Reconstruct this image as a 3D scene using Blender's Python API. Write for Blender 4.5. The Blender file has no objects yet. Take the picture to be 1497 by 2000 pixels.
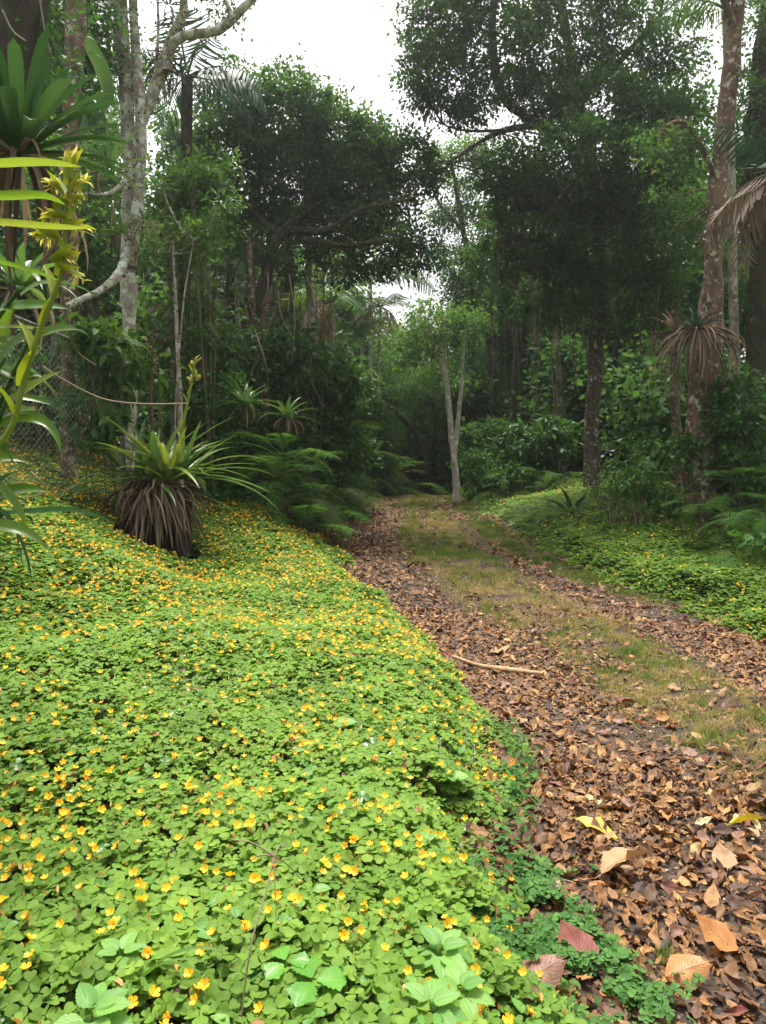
import bpy, math
import numpy as np
from mathutils import Vector, Matrix

# ------------------------------------------------------------------ camera, world, sun, exposure
S = bpy.context.scene
FPX, CX, CY = 1444.0, 748.5, 1000.0
HOR = 930.0
PITCH = math.atan((CY - HOR) / FPX)
CAMZ = 1.42
GLARE_HAZE = 0.0014
cd = bpy.data.cameras.new("camera"); cam = bpy.data.objects.new("camera", cd)
S.collection.objects.link(cam)
cam.location = (0, 0, CAMZ); cam.rotation_euler = (math.pi/2 - PITCH, 0, 0)
cd.sensor_fit = 'VERTICAL'; cd.sensor_height = 36; cd.lens = 36 * FPX / 2000.0
cd.clip_start = 0.05; cd.clip_end = 1000
S.camera = cam

SUN_EL, SUN_AZ = math.radians(74), math.radians(-6)      # azimuth measured from +Y, negative = left
w = bpy.data.worlds.new("World"); S.world = w; w.use_nodes = True
nt = w.node_tree; bg = nt.nodes['Background']
sky = nt.nodes.new('ShaderNodeTexSky'); sky.sky_type = 'NISHITA'; sky.sun_disc = False
sky.sun_elevation = SUN_EL; sky.sun_rotation = SUN_AZ
sky.air_density = 1.0; sky.dust_density = 7.0; sky.ozone_density = 0.6
hs = nt.nodes.new('ShaderNodeHueSaturation'); hs.inputs['Saturation'].default_value = 0.08
hs.inputs['Value'].default_value = 1.0
nt.links.new(sky.outputs[0], hs.inputs['Color']); nt.links.new(hs.outputs[0], bg.inputs[0])
bg.inputs[1].default_value = 0.15
sd = bpy.data.lights.new("sun", 'SUN'); sd.energy = 2.7; sd.angle = math.radians(14); sd.color = (1.0, 0.93, 0.78)
so = bpy.data.objects.new("sun", sd); S.collection.objects.link(so)
sdir = Vector((math.sin(SUN_AZ)*math.cos(SUN_EL), math.cos(SUN_AZ)*math.cos(SUN_EL), math.sin(SUN_EL)))
so.rotation_euler = sdir.to_track_quat('Z', 'Y').to_euler()
S.view_settings.view_transform = 'Standard'; S.view_settings.look = 'None'
S.view_settings.exposure = 1.12; S.view_settings.gamma = 1.0
S.cycles.max_bounces = 6; S.cycles.diffuse_bounces = 4; S.cycles.glossy_bounces = 2
S.cycles.transmission_bounces = 3; S.cycles.transparent_max_bounces = 4; S.cycles.volume_bounces = 0
S.cycles.caustics_reflective = False; S.cycles.caustics_refractive = False
S.cycles.use_denoising = True

# ------------------------------------------------------------------ helpers
rng = np.random.default_rng(7)
C = S.collection
def U(a, b, n=None): return rng.uniform(a, b, n)
def P(px, py, d):
    """the point seen at photo pixel (px, py), d metres ahead"""
    cp, sp = math.cos(PITCH), math.sin(PITCH)
    u = (px - CX) / FPX; v = (CY - py) / FPX
    y = cp + v * sp; z = -sp + v * cp
    k = d / y
    return np.array([u * k, d, CAMZ + z * k])
def sm(a, b, x):
    t = np.clip((np.asarray(x, float) - a) / (b - a), 0, 1); return t * t * (3 - 2 * t)
_lat = np.random.default_rng(3).random((256, 256))
def noise(x, y):
    x = np.asarray(x, float); y = np.asarray(y, float)
    xi = np.floor(x).astype(int); yi = np.floor(y).astype(int)
    fx = x - xi; fy = y - yi; fx = fx*fx*(3-2*fx); fy = fy*fy*(3-2*fy)
    a = _lat[xi % 256, yi % 256]; b = _lat[(xi+1) % 256, yi % 256]
    c = _lat[xi % 256, (yi+1) % 256]; d = _lat[(xi+1) % 256, (yi+1) % 256]
    return (a*(1-fx)+b*fx)*(1-fy) + (c*(1-fx)+d*fx)*fy

# road edges (metres) along the view, measured on the ground
EL_Y = [0, 1.9, 2.3, 2.7, 3.2, 3.8, 4.5, 5.6, 6.6, 7.8, 9.2, 11, 13.5, 17, 20, 60]
EL_X = [.56, .46, .42, .50, .64, .70, .63, .40, .14, -.18, -.44, -.62, -.66, .1, .3, -4]
ER_Y = [0, 4, 6.3, 7.6, 9, 11, 13, 16, 20, 60]
ER_X = [3.8, 3.4, 3.02, 2.55, 2.22, 1.95, 1.8, 1.6, 1.6, -1]
def el(y): return np.interp(y, EL_Y, EL_X)
def er(y): return np.interp(y, ER_Y, ER_X)
def G(x, y):
    x = np.asarray(x, float); y = np.asarray(y, float)
    z = 0.92 * sm(3.5, 17, y) - 0.085 * np.maximum(0, y - 17.2)
    z = np.where(y > 45, z - 0 * y, z)
    dl = np.maximum(0, el(y) - x); dr = np.maximum(0, x - er(y))
    z = z + 0.15 * np.minimum(dl, 6) + 0.30 * np.clip(dl - 1.8, 0, 3) * sm(3.5, 6, y)
    z = z + 0.32 * sm(6.8, 10, y) * sm(.1, 1.4, dl)
    z = z + 0.13 * np.minimum(dr, 1.6) * sm(4, 9, y) + 0.07 * np.minimum(dr, 8)
    z = z + 0.05 * (noise(x*.9+5, y*.9) - .5) + 0.022 * (noise(x*4, y*4+9) - .5)
    inr = (x > el(y)) & (x < er(y)); cx = (el(y)+er(y))/2
    z = z + np.where(inr, 0.035 * np.exp(-((x - cx) / .45)**2), 0)
    return z
def ground_at(px, py):
    for d in np.arange(1.2, 40, .04):
        p = P(px, py, d)
        if p[2] <= G(p[0], p[1]): return p
    return p

class MB:
    def __init__(s): s.v=[]; s.n=0; s.f=[]; s.var=[]; s.uv=[]; s.has=False
    def add(s, v, faces, mat=0, var=0.5, uv=None):
        v = np.asarray(v, float).reshape(-1, 3); n = len(v)
        if n == 0: return s
        s.v.append(v)
        s.var.append(np.broadcast_to(np.asarray(var, float), (n,)))
        s.uv.append(np.zeros((n, 2)) if uv is None else np.asarray(uv, float).reshape(-1, 2))
        if not isinstance(faces, (list, tuple)): faces = [faces]
        for f in faces:
            f = np.asarray(f, int)
            if len(f): s.f.append((f + s.n, np.broadcast_to(np.asarray(mat, int), (len(f),))))
        s.n += n
        return s
    def inst(s, tpl, pos, R, sc, var=0.5, mat=0):
        tv, tf, tuv = tpl
        pos = np.asarray(pos, float).reshape(-1, 3); N = len(pos)
        if N == 0: return s
        sc = np.asarray(sc, float)
        if sc.ndim == 0: sc = np.full((N, 1, 1), float(sc))
        elif sc.ndim == 1: sc = sc[:, None, None]
        else: sc = sc[:, None, :]
        vv = tv[None] * sc
        vv = np.einsum('nij,nkj->nki', R, vv) + pos[:, None, :]
        n = len(tv)
        ff = (tf[None] + (np.arange(N) * n)[:, None, None]).reshape(-1, tf.shape[1])
        var = np.repeat(np.broadcast_to(np.asarray(var, float), (N,)), n)
        return s.add(vv.reshape(-1, 3), ff, mat, var, np.tile(tuv, (N, 1)))
    def build(s, name, mats, parent=None, smooth=True, kind=None):
        me = bpy.data.meshes.new(name)
        v = np.concatenate(s.v); me.vertices.add(len(v)); me.vertices.foreach_set('co', v.astype(np.float32).ravel())
        nl = sum(f.size for f, _ in s.f); npoly = sum(len(f) for f, _ in s.f)
        me.loops.add(nl); me.polygons.add(npoly)
        me.loops.foreach_set('vertex_index', np.concatenate([f.ravel() for f, _ in s.f]).astype(np.int32))
        tot = np.concatenate([np.full(len(f), f.shape[1]) for f, _ in s.f]).astype(np.int32)
        st = np.concatenate([[0], np.cumsum(tot)[:-1]]).astype(np.int32)
        me.polygons.foreach_set('loop_start', st)
        me.polygons.foreach_set('material_index', np.concatenate([m for _, m in s.f]).astype(np.int32))
        me.update(calc_edges=True)
        a = me.attributes.new('var', 'FLOAT', 'POINT'); a.data.foreach_set('value', np.concatenate(s.var).astype(np.float32))
        uv = np.concatenate(s.uv); u3 = np.zeros((len(uv), 3), np.float32); u3[:, :2] = uv
        a = me.attributes.new('luv', 'FLOAT_VECTOR', 'POINT'); a.data.foreach_set('vector', u3.ravel())
        me.polygons.foreach_set('use_smooth', np.full(npoly, smooth))
        if not isinstance(mats, (list, tuple)): mats = [mats]
        for m in mats: me.materials.append(m)
        o = bpy.data.objects.new(name, me); C.objects.link(o)
        if parent is not None:
            o.parent = parent; o.matrix_parent_inverse = Matrix.Translation(-parent.location)
        if kind: o['kind'] = kind
        return o
def tag(o, label, cat, group=None):
    o['label'] = label; o['category'] = cat
    if group: o['group'] = group
    return o
def thing(name, loc, label, cat, group=None):
    o = bpy.data.objects.new(name, None); C.objects.link(o); o.location = tuple(loc); o.empty_display_size = .1
    return tag(o, label, cat, group)

def unit(a): return a / np.maximum(1e-9, np.linalg.norm(a, axis=-1, keepdims=True))
def rot(f, n):
    f = unit(np.asarray(f, float)); n = np.asarray(n, float)
    x = unit(np.cross(f, n)); z = np.cross(x, f)
    return np.stack([x, f, z], axis=-1)
def rand_dirs(n): return unit(rng.normal(size=(n, 3)))
def spline(pts, n):
    pts = np.asarray(pts, float)
    if len(pts) == 2: pts = np.array([pts[0], (pts[0]+pts[1])/2, pts[1]])
    q = np.vstack([2*pts[0]-pts[1], pts, 2*pts[-1]-pts[-2]])
    m = len(pts) - 1; t = np.linspace(0, m, n); i = np.minimum(t.astype(int), m-1); u = (t - i)[:, None]
    a, b, c, d = q[i], q[i+1], q[i+2], q[i+3]
    return .5*((2*b)+(-a+c)*u+(2*a-5*b+4*c-d)*u*u+(-a+3*b-3*c+d)*u**3)
def tube(mb, pts, rad, sides=8, n=None, bump=0.0, mat=0, var=.5):
    pts = np.asarray(pts, float)
    if n is None: n = max(4, 5*len(pts))
    k = np.linspace(0, 1, len(pts))
    rad = np.interp(np.linspace(0, 1, n), np.linspace(0, 1, len(np.atleast_1d(rad))), np.atleast_1d(rad)) if np.size(rad) > 1 else np.full(n, float(np.atleast_1d(rad)[0]))
    c = spline(pts, n) if len(pts) > 2 else pts[0] + (pts[1]-pts[0])*np.linspace(0, 1, n)[:, None]
    t = unit(np.gradient(c, axis=0))
    ref = np.array([0.31, 0.95, 0.05]) if abs(t[:, 2]).mean() > .6 else np.array([0., 0.05, 1.])
    a = unit(np.cross(t, ref)); b = np.cross(t, a)
    th = np.linspace(0, 2*math.pi, sides, endpoint=False)
    r = rad[:, None] * np.ones(sides)
    if bump:
        L = np.concatenate([[0], np.cumsum(np.linalg.norm(np.diff(c, axis=0), axis=1))])
        s0 = U(0, 90)
        r = r * (1 + bump * (noise(L[:, None]*3+s0, 2*np.cos(th)+s0) - .5) * 1.6 + bump*.8*(noise(L[:, None]*11+s0, 5*np.sin(th)+3*np.cos(th)+s0) - .5))
    v = c[:, None] + r[..., None] * (np.cos(th)[None, :, None]*a[:, None] + np.sin(th)[None, :, None]*b[:, None])
    i = np.arange(n-1)[:, None]*sides; j = np.arange(sides)[None]; j2 = (j+1) % sides
    f = np.stack([i+j, i+j2, i+sides+j2, i+sides+j], -1).reshape(-1, 4)
    mb.add(v.reshape(-1, 3), f, mat, var)
    mb.add(c[[0, -1]], np.zeros((0, 3), int), mat, var)   # keep counts simple
    return c
def grid_leaf(nx, ny, wf, fold=.15, curl=.1, notch=0, twist=0, wave=0, len_=1.0, seed=0):
    u = np.linspace(-1, 1, nx+1); t = np.linspace(0, 1, ny+1)
    T, Uu = np.meshgrid(t, u, indexing='ij')
    W = np.array([wf(a) for a in t])[:, None]
    x = Uu*W; y = T*1.0 - notch*(1-np.abs(Uu))*T**5
    z = fold*np.abs(Uu)*W - curl*T**2 + wave*np.sin(T*17+seed)*np.abs(Uu)*W
    ang = twist*T
    x2 = x*np.cos(ang) - z*np.sin(ang); z2 = x*np.sin(ang) + z*np.cos(ang)
    v = np.stack([x2, y*len_, z2], -1).reshape(-1, 3)
    i = np.arange(ny)[:, None]*(nx+1); j = np.arange(nx)[None]
    f = np.stack([i+j, i+j+1, i+nx+2+j, i+nx+1+j], -1).reshape(-1, 4)
    uv = np.stack([Uu, T], -1).reshape(-1, 2)
    return v, f, uv
QUAD = (np.array([[0,0,0],[.27,.42,.05],[0,1,-.06],[-.27,.42,.05]], float), np.array([[0,1,2,3]]), np.array([[0,0],[1,.4],[0,1],[-1,.4]], float))
BROAD = (np.array([[0,0,0],[.42,.45,.05],[0,1,-.1],[-.42,.45,.05]], float), np.array([[0,1,2,3]]), np.array([[0,0],[1,.4],[0,1],[-1,.4]], float))
LANCE = grid_leaf(2, 4, lambda t: .02+.17*math.sin(math.pi*min(1, t*1.02))**.8*(1-.25*t), .35, .28)
OVATE = grid_leaf(2, 4, lambda t: .02+.30*math.sin(math.pi*t**.8)**.9, .3, .2)

# ------------------------------------------------------------------ materials
def newmat(name):
    m = bpy.data.materials.new(name); m.use_nodes = True
    nt = m.node_tree; nt.nodes.clear()
    return m, nt, nt.nodes.new, nt.links.new
def ramp(N, stops):
    r = N('ShaderNodeValToRGB'); e = r.color_ramp.elements
    while len(e) < len(stops): e.new(.5)
    for k, (p, c) in enumerate(stops): e[k].position = p; e[k].color = (*c, 1)
    return r
def leafmat(name, stops, rough=.45, transl=.35, tcol=None, veins=0.0, spec=.5, spots=0.0, spotcol=(.2,.12,.03), bump=0.0):
    m, nt, N, L = newmat(name)
    at = N('ShaderNodeAttribute'); at.attribute_name = 'var'
    r = ramp(N, stops); L(at.outputs['Fac'], r.inputs[0])
    col = r.outputs[0]
    if spots or bump:
        tc = N('ShaderNodeTexCoord'); no = N('ShaderNodeTexNoise'); no.inputs['Scale'].default_value = 38; no.inputs['Detail'].default_value = 4
        L(tc.outputs['Object'], no.inputs['Vector'])
    if spots:
        rr = N('ShaderNodeMapRange'); rr.inputs[1].default_value = .5; rr.inputs[2].default_value = .68; rr.inputs[4].default_value = spots
        L(no.outputs[0], rr.inputs[0])
        mx = N('ShaderNodeMix'); mx.data_type = 'RGBA'; L(rr.outputs[0], mx.inputs[0]); L(col, mx.inputs[6]); mx.inputs[7].default_value = (*spotcol, 1); col = mx.outputs[2]
    h = None
    if veins:
        au = N('ShaderNodeAttribute'); au.attribute_name = 'luv'; sp = N('ShaderNodeSeparateXYZ'); L(au.outputs['Vector'], sp.inputs[0])
        ab = N('ShaderNodeMath'); ab.operation = 'ABSOLUTE'; L(sp.outputs[0], ab.inputs[0])
        mid = N('ShaderNodeMapRange'); mid.inputs[1].default_value = 0.0; mid.inputs[2].default_value = .12; mid.inputs[3].default_value = 1; mid.inputs[4].default_value = 0; L(ab.outputs[0], mid.inputs[0])
        m1 = N('ShaderNodeMath'); m1.operation = 'MULTIPLY'; m1.inputs[1].default_value = 12; L(sp.outputs[1], m1.inputs[0])
        m2 = N('ShaderNodeMath'); m2.operation = 'MULTIPLY_ADD'; m2.inputs[1].default_value = -4; L(ab.outputs[0], m2.inputs[0]); L(m1.outputs[0], m2.inputs[2])
        fr = N('ShaderNodeMath'); fr.operation = 'PINGPONG'; fr.inputs[1].default_value = .5; L(m2.outputs[0], fr.inputs[0])
        sv = N('ShaderNodeMapRange'); sv.inputs[1].default_value = 0; sv.inputs[2].default_value = .13; sv.inputs[3].default_value = .7; sv.inputs[4].default_value = 0; L(fr.outputs[0], sv.inputs[0])
        mxv = N('ShaderNodeMath'); mxv.operation = 'MAXIMUM'; L(mid.outputs[0], mxv.inputs[0]); L(sv.outputs[0], mxv.inputs[1])
        mu = N('ShaderNodeMath'); mu.operation = 'MULTIPLY'; mu.inputs[1].default_value = abs(veins); L(mxv.outputs[0], mu.inputs[0])
        mx = N('ShaderNodeMix'); mx.data_type = 'RGBA'; mx.blend_type = 'MIX'
        L(mu.outputs[0], mx.inputs[0]); L(col, mx.inputs[6])
        g = N('ShaderNodeHueSaturation'); g.inputs['Value'].default_value = 1.7 if veins > 0 else .45; L(col, g.inputs['Color']); L(g.outputs[0], mx.inputs[7])
        col = mx.outputs[2]; h = mxv.outputs[0]
    p = N('ShaderNodeBsdfPrincipled'); L(col, p.inputs['Base Color']); p.inputs['Roughness'].default_value = rough
    p.inputs['Specular IOR Level'].default_value = spec
    if h is not None or bump:
        bp = N('ShaderNodeBump'); bp.inputs['Strength'].default_value = .5; bp.inputs['Distance'].default_value = .002
        L(h if h is not None else no.outputs[0], bp.inputs['Height']); L(bp.outputs[0], p.inputs['Normal'])
    out = N('ShaderNodeOutputMaterial')
    if transl:
        t = N('ShaderNodeBsdfTranslucent')
        hsv = N('ShaderNodeHueSaturation'); hsv.inputs['Hue'].default_value = .485; hsv.inputs['Saturation'].default_value = 1.1; hsv.inputs['Value'].default_value = 1.5
        L(col, hsv.inputs['Color']); L(hsv.outputs[0], t.inputs[0])
        ms = N('ShaderNodeMixShader'); ms.inputs[0].default_value = transl
        L(p.outputs[0], ms.inputs[1]); L(t.outputs[0], ms.inputs[2]); L(ms.outputs[0], out.inputs[0])
    else: L(p.outputs[0], out.inputs[0])
    return m
def barkmat(name, base, dark, lichen=(.5,.5,.42), amt=.5, scale=9, moss=(.06,.075,.02), mossamt=.3, red=None):
    m, nt, N, L = newmat(name)
    tc = N('ShaderNodeTexCoord')
    mp = N('ShaderNodeMapping'); mp.inputs['Scale'].default_value = (1, 1, .45); L(tc.outputs['Object'], mp.inputs[0])
    n1 = N('ShaderNodeTexNoise'); n1.inputs['Scale'].default_value = scale*1.6; n1.inputs['Detail'].default_value = 8; n1.inputs['Roughness'].default_value = .7; L(mp.outputs[0], n1.inputs['Vector'])
    r1 = ramp(N, [(.35, dark), (.62, base)]); L(n1.outputs[0], r1.inputs[0]); col = r1.outputs[0]
    def over(col, c, sc, lo, hi, a, seed):
        n = N('ShaderNodeTexNoise'); n.noise_dimensions = '4D'; n.inputs['W'].default_value = seed; n.inputs['Scale'].default_value = sc; n.inputs['Detail'].default_value = 5; n.inputs['Roughness'].default_value = .65
        L(tc.outputs['Object'], n.inputs['Vector'])
        mr = N('ShaderNodeMapRange'); mr.inputs[1].default_value = lo; mr.inputs[2].default_value = hi; mr.inputs[4].default_value = a; L(n.outputs[0], mr.inputs[0])
        mx = N('ShaderNodeMix'); mx.data_type = 'RGBA'; L(mr.outputs[0], mx.inputs[0]); L(col, mx.inputs[6]); mx.inputs[7].default_value = (*c, 1)
        return mx.outputs[2]
    if red: col = over(col, red, scale*.35, .5, .6, .8, 9.1)
    if mossamt: col = over(col, moss, scale*.5, .62-.25*mossamt, .72-.2*mossamt, .9, 2.3)
    if amt: col = over(col, lichen, scale*1.1, .68-.25*amt, .74-.25*amt, .9, 5.7); col = over(col, (lichen[0]*.7, lichen[1]*.85, lichen[2]*.6), scale*2.4, .66-.2*amt, .7-.2*amt, .8, 8.8)
    p = N('ShaderNodeBsdfPrincipled'); p.inputs['Roughness'].default_value = .9; L(col, p.inputs['Base Color']); p.inputs['Specular IOR Level'].default_value = .2
    bp = N('ShaderNodeBump'); bp.inputs['Strength'].default_value = .9; bp.inputs['Distance'].default_value = .02
    L(n1.outputs[0], bp.inputs['Height']); L(bp.outputs[0], p.inputs['Normal'])
    out = N('ShaderNodeOutputMaterial'); L(p.outputs[0], out.inputs[0])
    return m
M = {}
M['crown_dark'] = leafmat('crown_dark', [(0, (0.032,0.081,0.020)), (.5, (0.055,0.131,0.029)), (.85, (0.085,0.163,0.036)), (1, (0.150,0.175,0.050))], .65, .42, spec=.12)
M['crown_mid'] = leafmat('crown_mid', [(0, (0.045,0.108,0.025)), (.6, (0.085,0.180,0.036)), (1, (0.170,0.240,0.054))], .65, .42, spec=.12)
M['crown_light'] = leafmat('crown_light', [(0, (.06,.12,.03)), (.6, (.11,.19,.05)), (1, (.24,.26,.09))], .5, .4)
M['shrub'] = leafmat('shrub', [(0, (0.026,0.075,0.016)), (.6, (0.053,0.138,0.025)), (1, (0.105,0.196,0.036))], .5, .33, spec=.22)
M['shrub_bright'] = leafmat('shrub_bright', [(0, (.04,.11,.02)), (.6, (.075,.19,.035)), (1, (.15,.27,.06))], .5, .35, spec=.22)
M['shrub_dry'] = leafmat('shrub_dry', [(0, (.06,.045,.02)), (.5, (.10,.09,.03)), (1, (.17,.12,.06))], .7, .25)
M['fern'] = leafmat('fern', [(0, (0.044,0.109,0.025)), (.6, (0.083,0.184,0.038)), (1, (0.165,0.207,0.055))], .7, .42, spec=.2)
M['fern_bright'] = leafmat('fern_bright', [(0, (0.066,0.180,0.025)), (1, (0.154,0.336,0.055))], .65, .42, spec=.25)
M['fern_grey'] = leafmat('fern_grey', [(0, (.05,.085,.03)), (1, (.12,.14,.055))], .75, .4, spec=.15)
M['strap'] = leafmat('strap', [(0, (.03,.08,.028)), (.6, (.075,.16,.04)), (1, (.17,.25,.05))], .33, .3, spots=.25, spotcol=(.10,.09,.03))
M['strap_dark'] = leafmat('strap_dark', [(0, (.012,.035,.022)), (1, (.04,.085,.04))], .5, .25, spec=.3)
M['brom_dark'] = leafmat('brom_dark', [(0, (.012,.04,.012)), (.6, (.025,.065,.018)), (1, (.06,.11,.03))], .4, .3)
M['strap_bright'] = leafmat('strap_bright', [(0, (.055,.14,.02)), (.7, (.12,.22,.03)), (1, (.24,.27,.05))], .33, .4, spots=.3, spotcol=(.2,.16,.05))
M['yellow_bract'] = leafmat('yellow_bract', [(0, (.16,.25,.02)), (.6, (.36,.38,.05)), (1, (.6,.52,.20))], .4, .35)
M['dead_leaf'] = leafmat('dead_leaf', [(0, (.05,.03,.02)), (.4, (.14,.09,.055)), (.8, (.28,.20,.13)), (1, (.42,.33,.22))], .7, .15, veins=-.3)
M['dead_dark'] = leafmat('dead_dark', [(0, (.03,.015,.012)), (1, (.12,.065,.045))], .7, .1)
M['clover'] = leafmat('clover', [(0, (.09,.175,.022)), (.55, (.160,.282,.038)), (.93, (.225,.345,.055)), (1, (.36,.38,.09))], .6, .38, spec=.2)
M['clover_gloss'] = leafmat('clover_gloss', [(0, (.05,.15,.03)), (1, (.13,.27,.05))], .36, .25, spec=.5)
M['edge_cover'] = leafmat('edge_cover', [(0, (.045,.12,.028)), (1, (.10,.22,.05))], .65, .3, spec=.15)
M['stem_red'] = leafmat('stem_red', [(0, (.10,.03,.015)), (1, (.14,.13,.03))], .6, .0)
M['petal'] = leafmat('petal', [(0, (.92,.44,.012)), (.5, (.96,.56,.016)), (1, (1.0,.66,.04))], .5, .35)
M['throat'] = leafmat('throat', [(0, (.55,.13,.01)), (1, (.8,.25,.01))], .5, .2)
M['bud'] = leafmat('bud', [(0, (.66,.30,.08)), (.6, (.80,.48,.15)), (1, (.74,.66,.26))], .6, .2)
M['litter'] = leafmat('litter', [(0, (.03,.014,.010)), (.3, (.10,.045,.017)), (.55, (.20,.092,.027)), (.8, (.31,.150,.042)), (.93, (.43,.24,.075)), (1, (.54,.40,.21))], .62, .1, veins=-.28, spots=.55, spotcol=(.06,.028,.018), bump=1)
M['leaf_orange'] = leafmat('leaf_orange', [(0, (.32,.13,.035)), (1, (.46,.21,.055))], .5, .2, veins=-.4, spots=.55, spotcol=(.12,.05,.02))
M['leaf_tan'] = leafmat('leaf_tan', [(0, (.28,.165,.07)), (1, (.38,.235,.105))], .6, .15, veins=-.4, spots=.5, spotcol=(.2,.1,.05))
M['leaf_brown'] = leafmat('leaf_brown', [(0, (.13,.06,.04)), (1, (.26,.12,.07))], .5, .1, veins=-.35, spots=.3, spotcol=(.06,.03,.02))
M['leaf_red'] = leafmat('leaf_red', [(0, (.15,.045,.035)), (1, (.22,.07,.05))], .55, .1, veins=-.4, spec=.2, spots=.4, spotcol=(.06,.03,.02))
M['leaf_yellow'] = leafmat('leaf_yellow', [(0, (.42,.36,.03)), (1, (.60,.48,.05))], .4, .2, veins=.3, spots=.3, spotcol=(.2,.16,.02))
M['mint'] = leafmat('mint', [(0, (.10,.26,.04)), (1, (.19,.37,.07))], .5, .35, veins=-.22)
M['strawberry'] = leafmat('strawberry', [(0, (.08,.24,.025)), (1, (.13,.33,.04))], .35, .35, veins=.35)
M['grass'] = leafmat('grass', [(0, (.08,.15,.02)), (.3, (.16,.22,.035)), (.55, (.32,.29,.10)), (1, (.52,.40,.21))], .6, .3)
M['grass_green'] = leafmat('grass_green', [(0, (.05,.12,.02)), (.6, (.11,.22,.03)), (1, (.26,.28,.06))], .5, .35)
M['lilac'] = leafmat('lilac', [(0, (.45,.35,.6)), (1, (.7,.62,.8))], .6, .2)
M['pebble'] = leafmat('pebble', [(0, (.07,.065,.06)), (.6, (.2,.18,.16)), (1, (.6,.57,.52))], .8, 0)
M['twig'] = leafmat('twig', [(0, (.08,.05,.035)), (1, (.30,.22,.15))], .8, 0)
M['stick'] = barkmat('stick', (.50,.33,.20), (.34,.20,.11), amt=0, mossamt=0, scale=14)
M['bark_lichen'] = barkmat('bark_lichen', (.50,.44,.38), (.20,.16,.13), (.74,.75,.66), .66, 7, (.07,.09,.025), .35, red=(.26,.17,.14))
M['bark_dark'] = barkmat('bark_dark', (.075,.055,.04), (.02,.015,.012), (.25,.27,.2), .12, 6, (.04,.055,.015), .6)
M['bark_red'] = barkmat('bark_red', (.24,.155,.11), (.08,.045,.034), (.60,.60,.48), .46, 7, (.05,.06,.02), .35, red=(.25,.14,.10))
M['bark_brown'] = barkmat('bark_brown', (.13,.09,.065), (.045,.03,.024), (.6,.6,.5), .38, 8, (.05,.06,.02), .3)
M['bark_white'] = barkmat('bark_white', (.72,.66,.56), (.30,.25,.19), (.85,.85,.76), .5, 10, (.08,.09,.03), .12)
M['bark_pale'] = barkmat('bark_pale', (.55,.48,.39), (.24,.19,.14), (.72,.72,.62), .5, 9, (.07,.08,.03), .25)
M['bark_grey'] = barkmat('bark_grey', (.24,.21,.17), (.05,.042,.035), (.36,.36,.29), .4, 8, (.05,.065,.02), .5)
M['moss'] = leafmat('moss', [(0, (.03,.028,.012)), (.5, (.065,.07,.02)), (1, (.12,.115,.035))], .9, .2)
def metal():
    m, nt, N, L = newmat('galvanised_wire')
    tc = N('ShaderNodeTexCoord'); n = N('ShaderNodeTexNoise'); n.inputs['Scale'].default_value = 30; L(tc.outputs['Object'], n.inputs[0])
    r = ramp(N, [(.35, (.14,.12,.10)), (.6, (.30,.31,.30))]); L(n.outputs[0], r.inputs[0])
    p = N('ShaderNodeBsdfPrincipled'); L(r.outputs[0], p.inputs['Base Color']); p.inputs['Metallic'].default_value = .4; p.inputs['Roughness'].default_value = .6
    o = N('ShaderNodeOutputMaterial'); L(p.outputs[0], o.inputs[0]); return m
M['wire'] = metal()
def groundmat():
    m, nt, N, L = newmat('forest_soil')
    tc = N('ShaderNodeTexCoord')
    def ns(sc, det=6, rough=.6):
        n = N('ShaderNodeTexNoise'); n.inputs['Scale'].default_value = sc; n.inputs['Detail'].default_value = det; n.inputs['Roughness'].default_value = rough
        L(tc.outputs['Object'], n.inputs['Vector']); return n.outputs[0]
    a = ramp(N, [(.3, (.022,.016,.012)), (.5, (.065,.043,.030)), (.7, (.13,.085,.055))]); L(ns(26, 8, .75), a.inputs[0])
    vo = N('ShaderNodeTexVoronoi'); vo.inputs['Scale'].default_value = 70; L(tc.outputs['Object'], vo.inputs['Vector'])
    gr = ramp(N, [(.0, (.24,.20,.16)), (.3, (.06,.045,.035)), (1, (.03,.022,.018))]); L(vo.outputs['Distance'], gr.inputs[0])
    mr = N('ShaderNodeMapRange'); mr.inputs[1].default_value = .5; mr.inputs[2].default_value = .62; L(ns(1.6, 3), mr.inputs[0])
    mx = N('ShaderNodeMix'); mx.data_type = 'RGBA'; L(mr.outputs[0], mx.inputs[0]); L(a.outputs[0], mx.inputs[6]); L(gr.outputs[0], mx.inputs[7])
    b = ramp(N, [(.35, (.018,.022,.010)), (.6, (.035,.05,.015)), (.75, (.05,.035,.02))]); L(ns(9, 6), b.inputs[0])
    at = N('ShaderNodeAttribute'); at.attribute_name = 'var'
    m2 = N('ShaderNodeMix'); m2.data_type = 'RGBA'; L(at.outputs['Fac'], m2.inputs[0]); L(b.outputs[0], m2.inputs[6]); L(mx.outputs[2], m2.inputs[7])
    p = N('ShaderNodeBsdfPrincipled'); p.inputs['Roughness'].default_value = .95; p.inputs['Specular IOR Level'].default_value = .2; L(m2.outputs[2], p.inputs['Base Color'])
    bp = N('ShaderNodeBump'); bp.inputs['Strength'].default_value = 1; bp.inputs['Distance'].default_value = .012; L(ns(60, 5), bp.inputs['Height']); L(bp.outputs[0], p.inputs['Normal'])
    o = N('ShaderNodeOutputMaterial'); L(p.outputs[0], o.inputs[0]); return m
M['soil'] = groundmat()

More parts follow.
